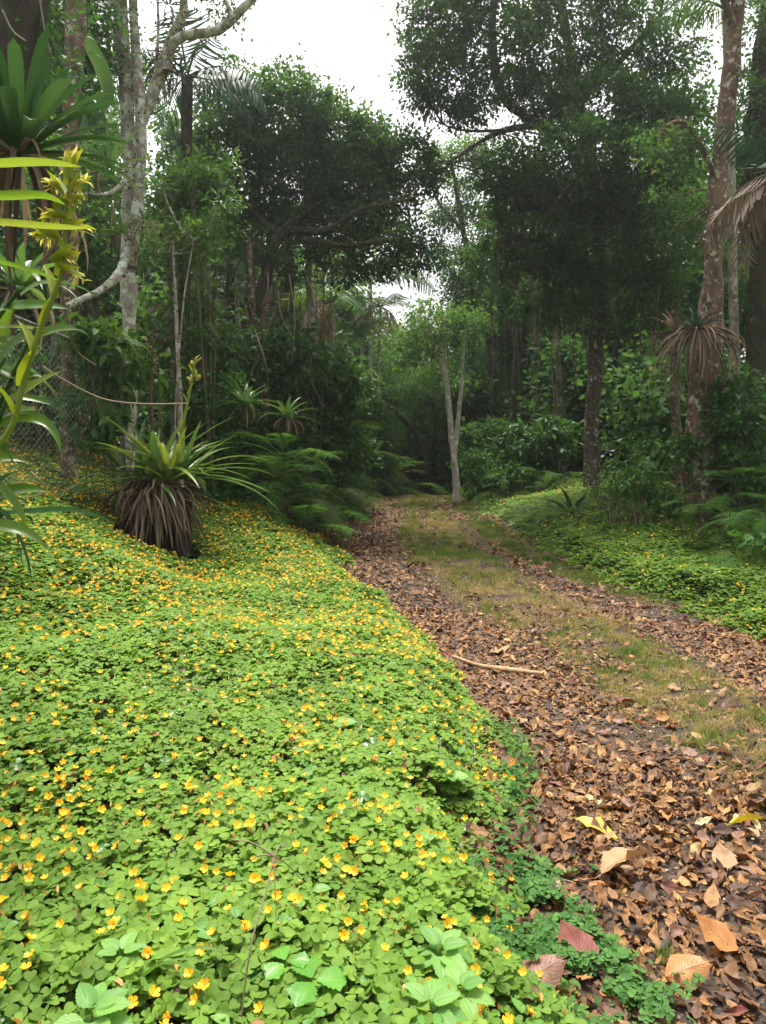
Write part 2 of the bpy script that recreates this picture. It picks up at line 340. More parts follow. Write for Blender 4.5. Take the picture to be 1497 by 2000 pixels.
# ------------------------------------------------------------------ ground
xs = np.concatenate([np.linspace(-200, -20, 14)[:-1], np.linspace(-20, -6, 40)[:-1], np.linspace(-6, 7, 240)[:-1], np.linspace(7, 20, 36)[:-1], np.linspace(20, 200, 14)])
ys = np.concatenate([np.linspace(-60, -2, 12)[:-1], np.linspace(-2, 20, 330)[:-1], np.linspace(20, 60, 60)[:-1], np.linspace(60, 400, 12)])
X, Y = np.meshgrid(xs, ys); Z = G(X, np.clip(Y, -3, 60))
onr = sm(-.12, .10, X - el(Y) + .25*(noise(X*5, Y*5)-.5)) * sm(-.1, .12, er(Y) - X + .25*(noise(X*5+7, Y*5)-.5))
nxg = len(xs); i = np.arange(len(ys)-1)[:, None]*nxg; j = np.arange(nxg-1)[None]
gf = np.stack([i+j, i+j+1, i+nxg+1+j, i+nxg+j], -1).reshape(-1, 4)
gm = MB().add(np.stack([X, Y, Z], -1), gf, 0, onr.ravel())
gm.build('ground', M['soil'], kind='structure')

# ------------------------------------------------------------------ flowering ground cover
def leaflet(nx, ny, notch=.12):
    W = {0: .08, .2: .29, .4: .47, .6: .56, .8: .52, 1: .25}
    ks = sorted(W)
    return grid_leaf(nx, ny, lambda t: np.interp(t, ks, [W[k] for k in ks]), .28, .10, notch)
def trifol(nx, ny):
    v, f, uv = leaflet(nx, ny); vs, fs, us = [], [], []
    for k, a in enumerate((0, 2.094, 4.189)):
        c, s_ = math.cos(a), math.sin(a)
        R = np.array([[c, -s_, 0], [s_, c, 0], [0, 0, 1]])
        vv = v.copy(); vv[:, 1] += .06; vv[:, 2] += -.1 + .03*k
        vs.append(vv @ R.T); fs.append(f + k*len(v)); us.append(uv)
    return np.vstack(vs), np.vstack(fs), np.vstack(us)
TRI = [trifol(4, 5), trifol(2, 3), trifol(2, 2), trifol(1, 1)]
def bedh(x, y):
    """height of the plant cover above the soil"""
    dl = el(y) - x; dr = x - er(y)
    d = np.maximum(dl, dr) + .34*(noise(x*2.2+3, y*2.2)-.5) + .20*(noise(x*7, y*7+4)-.5)
    h = .10 + .09*noise(x*1.1, y*1.1+40) + .035*noise(x*4.5+11, y*4.5)
    return np.where(d > 0, h * sm(-.02, .42, d) + .015, -1)
BARE = [(ground_at(310, 1085)[:2], .42)]
def sample_bed(n, y0, y1, side):
    out = []
    while sum(len(o) for o in out) < n:
        m = n*3
        y = np.sqrt(U(y0**2, y1**2, m)) if side < 0 else U(y0, y1, m)
        lo = -(.56*y+.4); hi = .56*y+.5
        x = U(0, 1, m)*(hi-lo)+lo
        h = bedh(x, y)
        keep = (h > 0) & ((x < el(y)+.05) if side < 0 else (x > er(y)-.05))
        if side < 0: keep &= (x > -(.56*y+.4)) & (el(y) - x < 7)
        else: keep &= (x - er(y) < np.interp(y, [5, 9, 14, 17], [3.0, 3.2, 3.8, 3.2]) + .6*noise(x*2, y*2))
        for (c, r) in BARE: keep &= (x-c[0])**2+(y-c[1])**2 > r*r*(.6+.6*noise(x*6, y*6))
        out.append(np.stack([x[keep], y[keep], h[keep]], -1))
    return np.concatenate(out)[:n]
def tilt_R(n, amt, az=None):
    nrm = unit(np.stack([rng.normal(0, amt, n), rng.normal(0, amt, n)-.12, np.ones(n)], -1))
    a = U(0, 6.283, n) if az is None else az
    f = np.stack([np.cos(a), np.sin(a), np.zeros(n)], -1)
    f = f - nrm*np.sum(f*nrm, -1, keepdims=True)
    return rot(f, nrm)
cover = MB()
def clovers(n, y0, y1, side, tpl, sc, layers=.05):
    p = sample_bed(n, y0, y1, side)
    g = G(p[:, 0], p[:, 1])
    k = U(0, 1, n)
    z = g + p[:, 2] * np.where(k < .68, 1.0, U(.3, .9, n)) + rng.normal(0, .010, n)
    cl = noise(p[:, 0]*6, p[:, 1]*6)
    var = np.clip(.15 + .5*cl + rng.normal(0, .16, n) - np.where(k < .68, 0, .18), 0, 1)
    s_ = sc * U(.65, 1.25, n) * (.75+.5*noise(p[:, 0]*3+50, p[:, 1]*3))
    gl = (rng.random(n) < (.035 if y0 < 3 else .02)) & (noise(p[:, 0]*2+9, p[:, 1]*2) > .4)
    R = tilt_R(n, .25)
    for msk, mt in ((~gl, 0), (gl, 1)):
        cover.inst(tpl, np.stack([p[msk, 0], p[msk, 1], z[msk]], -1), R[msk], s_[msk], var[msk], mt)
    return p, z
pn, zn = clovers(6500, 1.15, 2.7, -1, TRI[0], .0252)
pm, zm = clovers(24000, 2.7, 5.2, -1, TRI[1], .0240)
clovers(42000, 5.2, 10, -1, TRI[2], .024)
clovers(34000, 10, 20, -1, TRI[3], .030)
clovers(22000, 5.0, 10.5, 1, TRI[2], .026)
clovers(26000, 10.5, 19, 1, TRI[3], .030)
# reddish stems under the leaves, nearest part only
def stems(n, y0, y1, hmin=.3):
    p = sample_bed(n, y0, y1, -1); g = G(p[:, 0], p[:, 1])
    b = np.stack([p[:, 0]+rng.normal(0, .02, n), p[:, 1]+rng.normal(0, .02, n), g], -1)
    d = np.stack([p[:, 0], p[:, 1], g+p[:, 2]], -1) - b
    L_ = np.linalg.norm(d, axis=1)
    q = (np.array([[-.5,0,0],[.5,0,0],[.35,1,0],[-.35,1,0],[0,0,-.5],[0,0,.5],[0,1,.35],[0,1,-.35]], float), np.array([[0,1,2,3],[4,5,6,7]]), np.zeros((8, 2)))
    cover.inst(q, b, rot(d, rand_dirs(n)), np.stack([np.full(n, .0022), L_, np.full(n, .0022)], -1), U(0, .8, n), 2)
pw_ = sample_bed(1500, 1.2, 5.5, -1); kk = noise(pw_[:, 0]*2.6+81, pw_[:, 1]*2.6) > .62; pw_ = pw_[kk]; nw = len(pw_)
cover.inst(grid_leaf(2, 5, lambda t: .04+.30*math.sin(math.pi*t**.7)**.9, .3, .2), np.stack([pw_[:, 0], pw_[:, 1], G(pw_[:, 0], pw_[:, 1])+pw_[:, 2]+.008], -1), tilt_R(nw, .4), U(.03, .055, nw), rng.random(nw)*.8, 3)
pw_ = sample_bed(420, 1.2, 6, -1); nw = len(pw_)
cover.inst(grid_leaf(2, 5, lambda t: .03+.2*math.sin(math.pi*t)**.9, .6, .5, twist=.8), np.stack([pw_[:, 0], pw_[:, 1], G(pw_[:, 0], pw_[:, 1])+pw_[:, 2]+.004], -1), tilt_R(nw, .5), U(.02, .05, nw), rng.random(nw), 4)
stems(5000, 1.15, 3.0); stems(7000, 3.0, 6)
cover.build('clover_cover', [M['clover'], M['clover_gloss'], M['stem_red'], M['mint'], M['litter']], kind='stuff')['label'] = 'bright green clover-like ground cover filling both verges'

# ------------------------------------------------------------------ yellow flowers
def flower_tpl(lod):
    mb = MB()
    n = 4 if lod == 0 else 2
    pv, pf, pu = grid_leaf(2, n, lambda t: np.interp(t, [0, .3, .7, 1], [.10, .22, .40, .24]), .1, -.10, .02)
    for k in range(5):
        a = k*2*math.pi/5 + .1*math.sin(k*3); c, s_ = math.cos(a), math.sin(a)
        t = math.radians(28)
        R1 = np.array([[1,0,0],[0,math.cos(t),-math.sin(t)],[0,math.sin(t),math.cos(t)]]); R2 = np.array([[c,-s_,0],[s_,c,0],[0,0,1]])
        v = pv.copy(); v[:, 1] += .10
        mb.add((v @ R1.T) @ R2.T, pf, 0, .3+.12*k, pu)
    th = np.linspace(0, 2*math.pi, 6 if lod == 0 else 4, endpoint=False)
    ring = lambda r, z: np.stack([r*np.cos(th), r*np.sin(th), np.full(len(th), z)], -1)
    m = len(th); v = np.vstack([ring(.17, .075), ring(.10, -.35), ring(.04, -.75)])
    j = np.arange(m); j2 = (j+1) % m
    mb.add(v, np.vstack([np.stack([j, j2, m+j2, m+j], -1), np.stack([m+j, m+j2, 2*m+j2, 2*m+j], -1)]), 1, .5)
    mb.add(ring(.15, .095), np.arange(m)[None, ::-1] if m == 4 else np.array([[0,1,2,3],[0,3,4,5]]), 1, .2)
    return mb
FT = [flower_tpl(0), flower_tpl(1)]
def as_tpl(mb, keep):
    off = 0; V = np.concatenate(mb.v); Uv = np.concatenate(mb.uv)
    F = np.concatenate([f for f, m in mb.f if m[0] in keep]); return V, F, Uv
fl_me = FT[0].build('yellow_flower', [M['petal'], M['throat']])
BT = grid_leaf(2, 4, lambda t: .03+.13*math.sin(math.pi*t)**.7, .6, .05)
bt2 = (np.vstack([BT[0], BT[0]*[1, 1, -1]]), np.vstack([BT[1], BT[1]+len(BT[0])]), np.vstack([BT[2]]*2))
def flower_sites(n, y0, y1, side, clump=.5):
    p = sample_bed(n*4, y0, y1, side)
    w_ = noise(p[:, 0]*1.1+70, p[:, 1]*1.1)*.25 + noise(p[:, 0]*6+7, p[:, 1]*6)*.55 + rng.random(len(p))*1.2
    idx = np.argsort(-w_)[:n]; p = p[idx]
    z = G(p[:, 0], p[:, 1]) + p[:, 2] + .012 + U(0, .022, n)
    return np.stack([p[:, 0], p[:, 1], z], -1)
near = np.concatenate([flower_sites(400, 1.3, 2.6, -1), flower_sites(400, 2.6, 4.1, -1)])
far = np.concatenate([flower_sites(560, 4.1, 5.2, -1), flower_sites(1550, 5.2, 8, -1), flower_sites(2900, 8, 12, -1), flower_sites(3000, 12, 18, -1), flower_sites(170, 5, 9, 1), flower_sites(400, 9, 18, 1)])
def flower_R(n, amt=.55):
    nr = unit(np.stack([rng.normal(0, amt, n), rng.normal(0, amt, n)-.45, np.ones(n)], -1))
    f = rand_dirs(n); f = f - nr*np.sum(f*nr, -1, keepdims=True); return rot(f, nr)
order = np.argsort(near[:, 1]); near = near[order]
R = flower_R(len(near))
for k in range(300):
    o = fl_me if k == 0 else fl_me.copy()
    if k: C.objects.link(o)
    s_ = U(.0105, .0148)
    o.matrix_world = Matrix.Translation(Vector(near[k])) @ Matrix(R[k].tolist()).to_4x4() @ Matrix.Diagonal((s_, s_, s_, 1))
    tag(o, 'small yellow five-petalled flower open above the clover-like leaves of the left verge', 'flower', 'yellow flowers in the left verge')
rest = np.concatenate([near[300:], far]); n = len(rest)
fm = MB(); R = flower_R(n); s_ = np.full(n, .0128) * np.interp(rest[:, 1], [4, 12], [1, 1.25])*U(.8, 1.15, n); var = rng.random(n)
fm.inst(as_tpl(FT[1], [0]), rest, R, s_, var, 0); fm.inst(as_tpl(FT[1], [1]), rest, R, s_, .5, 1)
bs = np.concatenate([flower_sites(420, 1.3, 2.8, -1), flower_sites(1500, 2.8, 5.5, -1), flower_sites(2200, 5.5, 11, -1)])
nb = len(bs); dirs = np.stack([rng.normal(0, .5, nb), rng.normal(0, .5, nb), np.where(rng.random(nb) < .6, -1., 1.)], -1)
fm.inst(bt2, bs, rot(dirs, rand_dirs(nb)), U(.012, .022, nb), rng.random(nb), 2)
fm.build('flower_cover', [M['petal'], M['throat'], M['bud']], kind='stuff')['label'] = 'far scatter of tiny yellow flowers and orange buds over the verges'

# ------------------------------------------------------------------ leaf litter, gravel, grass on the track
LW = lambda a, b=.9: (lambda t: .01 + a*math.sin(math.pi*t**b)**1.05)
LIT = [grid_leaf(4, 7, LW(.24), .5, .25, twist=.5, wave=.2), grid_leaf(4, 7, LW(.30), -.5, -.3, twist=-.6, wave=.3, seed=2), grid_leaf(4, 7, LW(.20), .9, .1, twist=1.1, wave=.2, seed=4),
       grid_leaf(4, 7, LW(.27, .75), .2, -.5, twist=.3, wave=.35, seed=1), grid_leaf(4, 7, LW(.32), .7, .4, twist=-.4, wave=.3, seed=5)]
for q_, (v_, f_, u_) in enumerate(LIT):
    e_ = np.abs(u_[:, 0]) > .4; j_ = np.random.default_rng(q_).normal(0, 1, (len(v_), 3)); v_[:] = v_ + j_*np.where(e_, .022, .008)[:, None]*[1, 1, 1.4]
LITF = [grid_leaf(2, 3, LW(.24), .5, .25, twist=.5), grid_leaf(2, 3, LW(.30), -.5, -.3, twist=-.6)]
def roadmask(x, y):
    e0, e1 = el(y), er(y); w_ = e1-e0; u = (x-e0)/w_
    # grassy middle strip drifts across the road, and a strip by the right verge
    c = np.interp(y, [3, 4.2, 5.6, 8.4, 13, 17], [.50, .46, .47, .50, .54, .55]); hw = np.interp(y, [3, 5.6, 9, 17], [.17, .17, .19, .19])
    g = np.exp(-((u-c)/hw)**4)
    g2 = np.exp(-((u-np.interp(y, [6, 9, 12, 17], [1.02, .93, .90, .92]))/.09)**4) * sm(6.5, 8, y)
    return u, np.clip(g*sm(2.7, 4.3, y+.8*noise(x*3, y*3)), 0, 1), g2
lit = MB()
SOILP = [(*ground_at(a_, b_)[:2], c_) for a_, b_, c_ in ((1290, 1335, .30), (1410, 1480, .38), (1180, 1440, .20), (1060, 1790, .10), (1130, 1860, .10), (960, 1600, .14), (1330, 1420, .2), (990, 1120, .3))]
def litter(n, y0, y1, tpls, smin, smax, pw=2.0):
    y = np.sqrt(U(y0**2, y1**2, n)); x = U(0, 1, n)*(er(y)-el(y)+.35) + el(y)-.25
    keep = (x > -(.56*y+.3)) & (x < .56*y+.4); u, g, g2 = roadmask(x, y)
    bare = noise(x*1.5+20, y*1.5)
    keep &= rng.random(n) > np.clip(np.maximum(g*.72, g2*.8), 0, 1)
    keep &= rng.random(n) > .9*sm(.5, .66, bare)*sm(.1, .4, u)
    for a_, b_, c_ in SOILP: keep &= rng.random(len(x)) > .82*np.exp(-(((x-a_)**2+(y-b_)**2)/c_**2)*(.5+noise(x*6, y*6)))
    x = x[keep]; y = y[keep]; n = len(x)
    s_ = smin + (smax-smin)*rng.random(n)**pw
    z = G(x, y) + .004 + U(0, .02, n) + s_*.04
    var = np.clip(rng.beta(2.0, 2.2, n) + .15*(noise(x*3, y*3+5)-.5), 0, 1)
    k = rng.integers(0, len(tpls), n); R = tilt_R(n, .22)
    sx = np.stack([s_*U(.7, 1.2, n), s_, s_*U(.6, 1.3, n)], -1)
    for q in range(len(tpls)):
        mk = k == q; lit.inst(tpls[q], np.stack([x, y, z], -1)[mk], R[mk], sx[mk], var[mk])
litter(17000, 1.5, 3.6, LIT, .010, .074, 1.6)
litter(1000, 1.5, 3.8, LIT, .05, .11, 1.6)
litter(34000, 3.6, 7, LITF, .012, .075, 1.9)
litter(30000, 7, 19, LITF, .022, .095, 1.5)
lit.build('leaf_litter', M['litter'], kind='stuff')['label'] = 'carpet of small brown fallen leaves covering the wheel tracks'
# litter scattered on the bank under the trees as well
LITD = MB()
n = 9000; y = U(6, 26, n); sd_ = rng.random(n) < .5
x = np.where(sd_, el(y)-U(2, 9, n), er(y)+U(1.5, 9, n)); s_ = U(.05, .14, n)
LITD.inst(LITF[0], np.stack([x, y, G(x, y)+.02], -1), tilt_R(n, .4), s_, rng.random(n)*.7)
LITD.build('bank_litter', M['litter'], kind='stuff')['label'] = 'dead leaves on the dark forest floor'
# pebbles
o_ = []; peb = MB()
oc = np.array([[1,0,0],[0,1,0],[-1,0,0],[0,-1,0],[0,0,1],[0,0,-1]], float)*[.5,.4,.3]
of = np.array([[0,1,4],[1,2,4],[2,3,4],[3,0,4],[1,0,5],[2,1,5],[3,2,5],[0,3,5]])
n = 9000; y = np.sqrt(U(1.5**2, 9**2, n)); x = U(0, 1, n)*(er(y)-el(y))+el(y)
kp = noise(x*1.5+20, y*1.5) + .35*rng.random(n) > .62; x, y = x[kp], y[kp]; n = len(x)
peb.inst((oc, of, np.zeros((6, 2))), np.stack([x, y, G(x, y)+.004], -1), tilt_R(n, .5), .006+.022*rng.random(n)**3, rng.random(n)**2)
peb.build('gravel', M['pebble'], kind='stuff')['label'] = 'grey and white gravel showing through the leaves'
# twigs litter
tw = MB()
n = 420; y = np.sqrt(U(1.6**2, 8**2, n)); x = U(0, 1, n)*(er(y)-el(y))+el(y); a = U(0, 6.28, n); L_ = .04+.16*rng.random(n)**3
for k in range(n):
    d = np.array([math.cos(a[k]), math.sin(a[k])])*L_[k]
    p0 = np.array([x[k], y[k]]); p1 = p0+d; pm_ = (p0+p1)/2 + rng.normal(0, .06*L_[k], 2)
    pts = [[*q, float(G(*q))+.022+U(0, .01)] for q in (p0, pm_, p1)]
    tube(tw, pts, [.0022+.01*L_[k], .001], 4, 5, var=rng.random())
tw.build('twig_litter', M['twig'], kind='stuff')['label'] = 'small twigs among the fallen leaves'
# grass
gr = MB(); BL = grid_leaf(1, 3, lambda t: .5*(1-t)**.7+.02, 0, .25)
def blades(n, y0, y1, hmin, hmax, wd, side=None, green=.0, thresh=1.0):
    y = np.sqrt(U(y0**2, y1**2, n)); x = U(0, 1, n)*(er(y)-el(y)+.3)+el(y)-.1
    u, g, g2 = roadmask(x, y); cl = noise(x*3+31, y*3)*.6+noise(x*9, y*9+3)*.5
    pr = np.maximum(g, g2*1.1)
    tf = noise(x*17+5, y*17)*.6+noise(x*38, y*38+9)*.4
    keep = rng.random(n) < pr*sm(.30, .52, cl)*(.12+1.2*sm(.46, .66, tf))
    x, y, g2 = x[keep], y[keep], g2[keep]; n = len(x)
    h = U(hmin, hmax, n)*(.5+1.0*noise(x*9, y*9+60)); d = np.stack([rng.normal(0, .5, n), rng.normal(0, .5, n), np.ones(n)], -1)
    gn = noise(x*1.2+8, y*1.2+2)
    tv = noise(x*8+3, y*8+40)
    var = np.clip(rng.beta(2, 2, n)*.55 + .7*(tv-.3) + .45*(.55-gn) + .08 - .3*g2 - .12*sm(7, 11, y), 0, 1)
    gr.inst(BL, np.stack([x, y, G(x, y)+.002], -1), rot(d, rand_dirs(n)), np.stack([np.full(n, wd), h, h*.9], -1), var)
blades(170000, 2.6, 6.5, .022, .062, .0045); blades(210000, 6.5, 12, .028, .065, .006); blades(110000, 12, 19, .03, .07, .010)
gr.build('grass', M['grass'], kind='stuff')['label'] = 'thin half dry grass between and beside the wheel tracks'

# individual fallen leaves
PROTO = {}
def leafproto(kind, tp, mat):
    k = (kind, tp)
    if k not in PROTO:
        mb = MB().add(LIT[tp][0], LIT[tp][1], 0, .5, LIT[tp][2]); v = LIT[tp][0]
        tube(mb, [[0, 0, 0], [0.01, -.08, .01], [.0, -.16, .0]], [.014, .008], 4, 5)
        o = mb.build('fallen_leaf', M[mat]); PROTO[k] = o; return o
    o = PROTO[k].copy(); C.objects.link(o); return o
KINDS = [('leaf_brown', 'curled dark brown fallen leaf lying among the litter of the track', .40), ('leaf_orange', 'orange brown fallen leaf lying on the leaf litter of the track', .22),
         ('leaf_tan', 'pale tan dry fallen leaf lying on the leaf litter of the track', .28), ('leaf_red', 'dark reddish fallen leaf lying among the litter of the track', .10)]
def put_leaf(x, y, L, kind, label, group=None, tp=None, az=None, tilt=.22, wide=1.0, lift=.02):
    tp = int(rng.integers(0, 5)) if tp is None else tp
    o = leafproto(kind, tp, kind)
    R = tilt_R(1, tilt, None if az is None else np.array([az]))[0]
    o.matrix_world = Matrix.Translation((x, y, float(G(x, y))+lift+.05*L)) @ Matrix(R.tolist()).to_4x4() @ Matrix.Diagonal((L*wide, L, L*.8, 1))
    tag(o, label, 'leaf', group); return o
cnt = 0
while cnt < 230:
    y = math.sqrt(U(1.6**2, 6.5**2)); x = float(U(el(y)-.05, min(er(y), .56*y+.2)))
    u, g, g2 = roadmask(x, y)
    if rng.random() < .7*g: continue
    r = rng.random(); acc = 0
    for kd, lb, pr in KINDS:
        acc += pr
        if r < acc: break
    put_leaf(x, y, U(.045, .095), kd, lb, lb.replace('fallen leaf', 'fallen leaves').replace(' lying', ''), wide=U(.9, 1.3)); cnt += 1
def pl(px, py, L, kind, label, az, tp=0, wide=1.0, tilt=.15, lift=.03):
    p = ground_at(px, py); put_leaf(p[0], p[1], L, kind, label, None, tp, az, tilt, wide, lift)
pl(1125, 1620, .19, 'leaf_yellow', 'long narrow yellow leaf slanting across the brown litter, the brightest yellow one', -.65, 0, .75)
pl(1425, 1635, .15, 'leaf_yellow', 'yellow edged leaf curling up at the right side of the photo', .2, 2, .8)
pl(1150, 1925, .13, 'leaf_red', 'large glossy maroon leaf beside the creeping green plants, near the bottom', 1.7, 3, 1.5)
pl(1175, 1730, .20, 'leaf_tan', 'large twisted tan leaf with raised veins in the middle of the near litter', .35, 2, 1.4)
pl(1290, 1760, .17, 'leaf_brown', 'large rolled brown leaf right of the twisted tan leaf', -.6, 4, 1.1)
pl(1215, 1990, .11, 'leaf_orange', 'upright cupped orange leaf at the bottom edge, right of the maroon leaf', 1.5, 4, 1.4, .5)
pl(1300, 1940, .14, 'leaf_orange', 'bright orange folded leaf beside the small grass tuft', .3, 1, 1.3)
pl(1440, 1880, .13, 'leaf_orange', 'large orange leaf at the bottom right corner of the track', 2.4, 3, 1.4)
pl(955, 1285, .19, 'leaf_tan', 'broad pale tan leaf just beyond the fallen stick', .35, 3, 1.1)
pl(1040, 1750, .17, 'leaf_brown', 'long brown leaf with a yellow edge touching the verge', -.7, 0, 1.0)
pl(1010, 1960, .16, 'leaf_brown', 'ribbed brown leaf half under the creeping green plants', .5, 1, 1.2)
pl(1380, 1480, .12, 'leaf_tan', 'curved yellowish tan leaf on the dark soil right of centre', -.3, 2, .8)
pl(1200, 1385, .13, 'leaf_red', 'red orange leaf lying at the near end of the grassy strip', .1, 0, .8)
pl(1420, 1720, .09, 'leaf_tan', 'small triangular pale leaf alone on the right side of the litter', 1.2, 3, 1.7)

# stick
p0 = ground_at(885, 1300); p1 = ground_at(1062, 1328)
st = MB(); pts = [p0, p0*.7+p1*.3, p0*.4+p1*.6, p1]; pts = [np.array([q[0], q[1], float(G(q[0], q[1]))+h]) for q, h in zip(pts, (.06, .035, .03, .035))]
pts[1][1] -= .03
tube(st, pts, [.012, .014, .018, .021, .012], 10, 24, .12)
tag(st.build('fallen_stick', M['stick']), 'bare pale brown stick lying across the left wheel track', 'stick')

# ------------------------------------------------------------------ plant builders
def strap_leaf(mb, base, az, elev, L, W, droop=1.0, nseg=9, var=.5, mat=0, fold=.35, kink=None, blunt=.0, roll=0.0):
    """arching strap: base point, direction, length, half width"""
    t = np.linspace(0, 1, nseg+1)
    e = elev - droop*t**1.4*1.5
    ds = L/nseg
    hx = np.concatenate([[0], np.cumsum(np.cos(e[:-1])*ds)]); hz = np.concatenate([[0], np.cumsum(np.sin(e[:-1])*ds)])
    side_bend = U(-.12, .12)*L*t**2
    dirv = np.array([math.cos(az), math.sin(az)]); sv = np.array([-math.sin(az), math.cos(az)])
    c = np.stack([base[0]+hx*dirv[0]+side_bend*sv[0], base[1]+hx*dirv[1]+side_bend*sv[1], base[2]+hz], -1)
    if blunt: wdt = W*np.interp(t, [0, .2, .75, .92, 1], [.6, .8, 1, .8, .08])
    else: wdt = W*np.interp(t, [0, .15, .45, .8, 1], [.75, .9, 1, .55, .02])
    up = np.stack([-np.sin(e)*dirv[0], -np.sin(e)*dirv[1], np.cos(e)], -1)
    us = np.array([-1, -.5, 0, .5, 1])
    s3 = np.array([*sv, 0])[None]*math.cos(roll) + up*math.sin(roll); up = up*math.cos(roll) - np.array([*sv, 0])[None]*math.sin(roll)
    v = c[:, None] + (us[None, :, None]*wdt[:, None, None])*s3[:, None] + (fold*(np.abs(us)**1.3)[None, :, None]*wdt[:, None, None])*up[:, None]
    i = np.arange(nseg)[:, None]*5; j = np.arange(4)[None]
    f = np.stack([i+j, i+j+1, i+6+j, i+5+j], -1).reshape(-1, 4)
    uv = np.stack(np.broadcast_arrays(us[None, :], t[:, None]), -1)
    mb.add(v.reshape(-1, 3), f, mat, var, uv.reshape(-1, 2))
    return c
def rosette(mb, base, n, L, W, e0=(.2, 1.3), droop=(.5, 1.1), var=(.2, .8), mat=0, blunt=0, azr=(0, 6.283)):
    for k in range(n):
        az = azr[0] + (azr[1]-azr[0])*((k*.618) % 1) + U(-.15, .15); f = k/n
        strap_leaf(mb, np.asarray(base)+np.array([math.cos(az), math.sin(az), 0])*.02, az, e0[0]+(e0[1]-e0[0])*f+U(-.1, .1), L*U(.75, 1.1)*(1-.25*f), W*U(.8, 1.15), U(*droop)*(1-.4*f), var=U(*var), mat=mat, blunt=blunt)
def fronds(mb, base, n, L, e0=.9, droop=.9, pw=.32, npin=20, azr=(0, 6.283), var=(.2, .8), mat=0, tri=True, pinn=9, az_list=None, stem=None, stemmb=None):
    """fern fronds: rachis with pinnae, each pinna carrying small pinnules"""
    PIN = (np.array([[0,0,0],[.5,.5,.0],[0,1.0,-.15],[-.5,.5,0]], float), np.array([[0,1,2,3]]), np.zeros((4, 2)))
    for k in range(n):
        az = az_list[k] if az_list is not None else azr[0]+(azr[1]-azr[0])*(k+.5*rng.random())/n
        Lk = L*U(.6, 1.15); t = np.linspace(0, 1, npin+6); e = e0*U(.35, 1.5) - droop*U(.6, 1.25)*t**1.1*1.6; ds = Lk/len(t)
        hx = np.cumsum(np.cos(e)*ds); hz = np.cumsum(np.sin(e)*ds)
        d = np.array([math.cos(az), math.sin(az)]); s_ = np.array([-d[1], d[0], 0])
        bend = U(-.15, .15)*Lk*t**2
        c = np.stack([base[0]+hx*d[0]+bend*s_[0], base[1]+hx*d[1]+bend*s_[1], base[2]+hz], -1)
        fw = np.stack([np.cos(e)*d[0], np.cos(e)*d[1], np.sin(e)], -1); up = np.cross(fw, -s_); up = up*np.sign(up[:, 2:3]+1e-6)
        tube(mb, c[::3], [.006*Lk+.002, .002], 4, 8, var=.3)
        v0 = U(*var)
        for m_ in range(4, len(t)-1):
            tt = (m_-4)/(len(t)-5); pl_ = pw*Lk*(math.sin(math.pi*min(1, .12+.88*(1-tt)))**.8 if tri else math.sin(math.pi*(.15+.85*(1-tt)))**.6)*(1.0 if tt > .12 else .75)
            if pl_ < .01: continue
            for sg in (-1, 1):
                pd = unit(s_*sg + fw[m_]*.45 + up[m_]*(.05)); 
                q = np.arange(1, pinn+1)/(pinn+1)
                pd = unit(pd+rng.normal(0, .07, 3)); pj = pl_*U(.8, 1.1)
                cen = c[m_] + pd*(q[:, None]*pj) + np.array([0, 0, -1])*(q[:, None]**2*pl_*.22)
                ps = pl_/pinn*.95*(1-.7*q)+.004
                sp = unit(np.cross(pd, up[m_]))
                for s2 in (-1, 1):
                    dirs = unit(sp*s2 + pd*.35)[None].repeat(pinn, 0)
                    mb.inst(PIN, cen, rot(dirs, np.repeat(up[m_][None]+rng.normal(0, .12, (1, 3)), pinn, 0)), np.stack([ps*.5*U(.7, 1.3, pinn), ps*1.35*U(.7, 1.25, pinn), ps], -1), np.clip(v0+rng.normal(0, .08, pinn), 0, 1), mat)
def clumpy_leaves(mb, blobs, n, size, tpl=QUAD, clump=.22, mat=0, flat=.6, vbase=.4, droop=.25, hollow=.35, dens=90, seedv=0):
    """blobs: (centre xyz, radii xyz); leaves gather in clumps through each volume"""
    vol = np.array([r[0]*r[1]*r[2] for c, r in blobs])**.75; vol = vol/vol.sum()
    cents = []
    for (c, r), w_ in zip(blobs, vol):
        m = max(1, int(n*w_)); ncl = max(3, int(m/dens))
        d = rand_dirs(ncl); rr = (hollow + (1-hollow)*rng.random(ncl)**.5)
        cc = np.asarray(c) + d*rr[:, None]*np.asarray(r)
        cents.append(cc)
        k = rng.integers(0, ncl, m); cr = clump*U(.6, 1.5, ncl)
        off = rng.normal(size=(m, 3))*cr[k][:, None]*[1, 1, flat]*.62
        p = cc[k]+off
        out = unit(off + .35*(cc[k]-np.asarray(c)) + 1e-6)
        f = unit(out*.8 + rand_dirs(m)*.9 + [0, 0, -droop]); nr = unit(rand_dirs(m)*.8+[0, 0, 1.0])
        var = np.clip(vbase + rng.normal(0, .14, ncl)[k] + rng.normal(0, .13, m), 0, 1)
        mb.inst(tpl, p, rot(f, nr), size*U(.65, 1.3, m), var, mat)
    return np.concatenate(cents)
def px_blob(px, py, d, rx, ry, rz=None):
    k = d/FPX; return (P(px, py, d), (rx*k, (rz if rz else (rx+ry)/2*k), ry*k))
def twigs_to(mb, src, targets, r=.02, n=60, mat=0):
    src = np.asarray(src)
    sel = targets[rng.permutation(len(targets))[:n]]
    for t in sel:
        s_ = src[np.argmin(np.linalg.norm(src-t, axis=1) + .3*rng.random(len(src)) + .5*np.maximum(0, src[:, 2]-t[2]))]
        L_ = np.linalg.norm(t-s_); mid = (s_+t)/2 + rng.normal(0, .12*L_, 3) + [0, 0, -.05*L_]; m2 = s_*.25+t*.75+rng.normal(0, .07*L_, 3)
        tube(mb, [s_, mid, m2, t], [r*min(1.6, .4+L_*.4), r*.2], 5, 9, mat=mat)
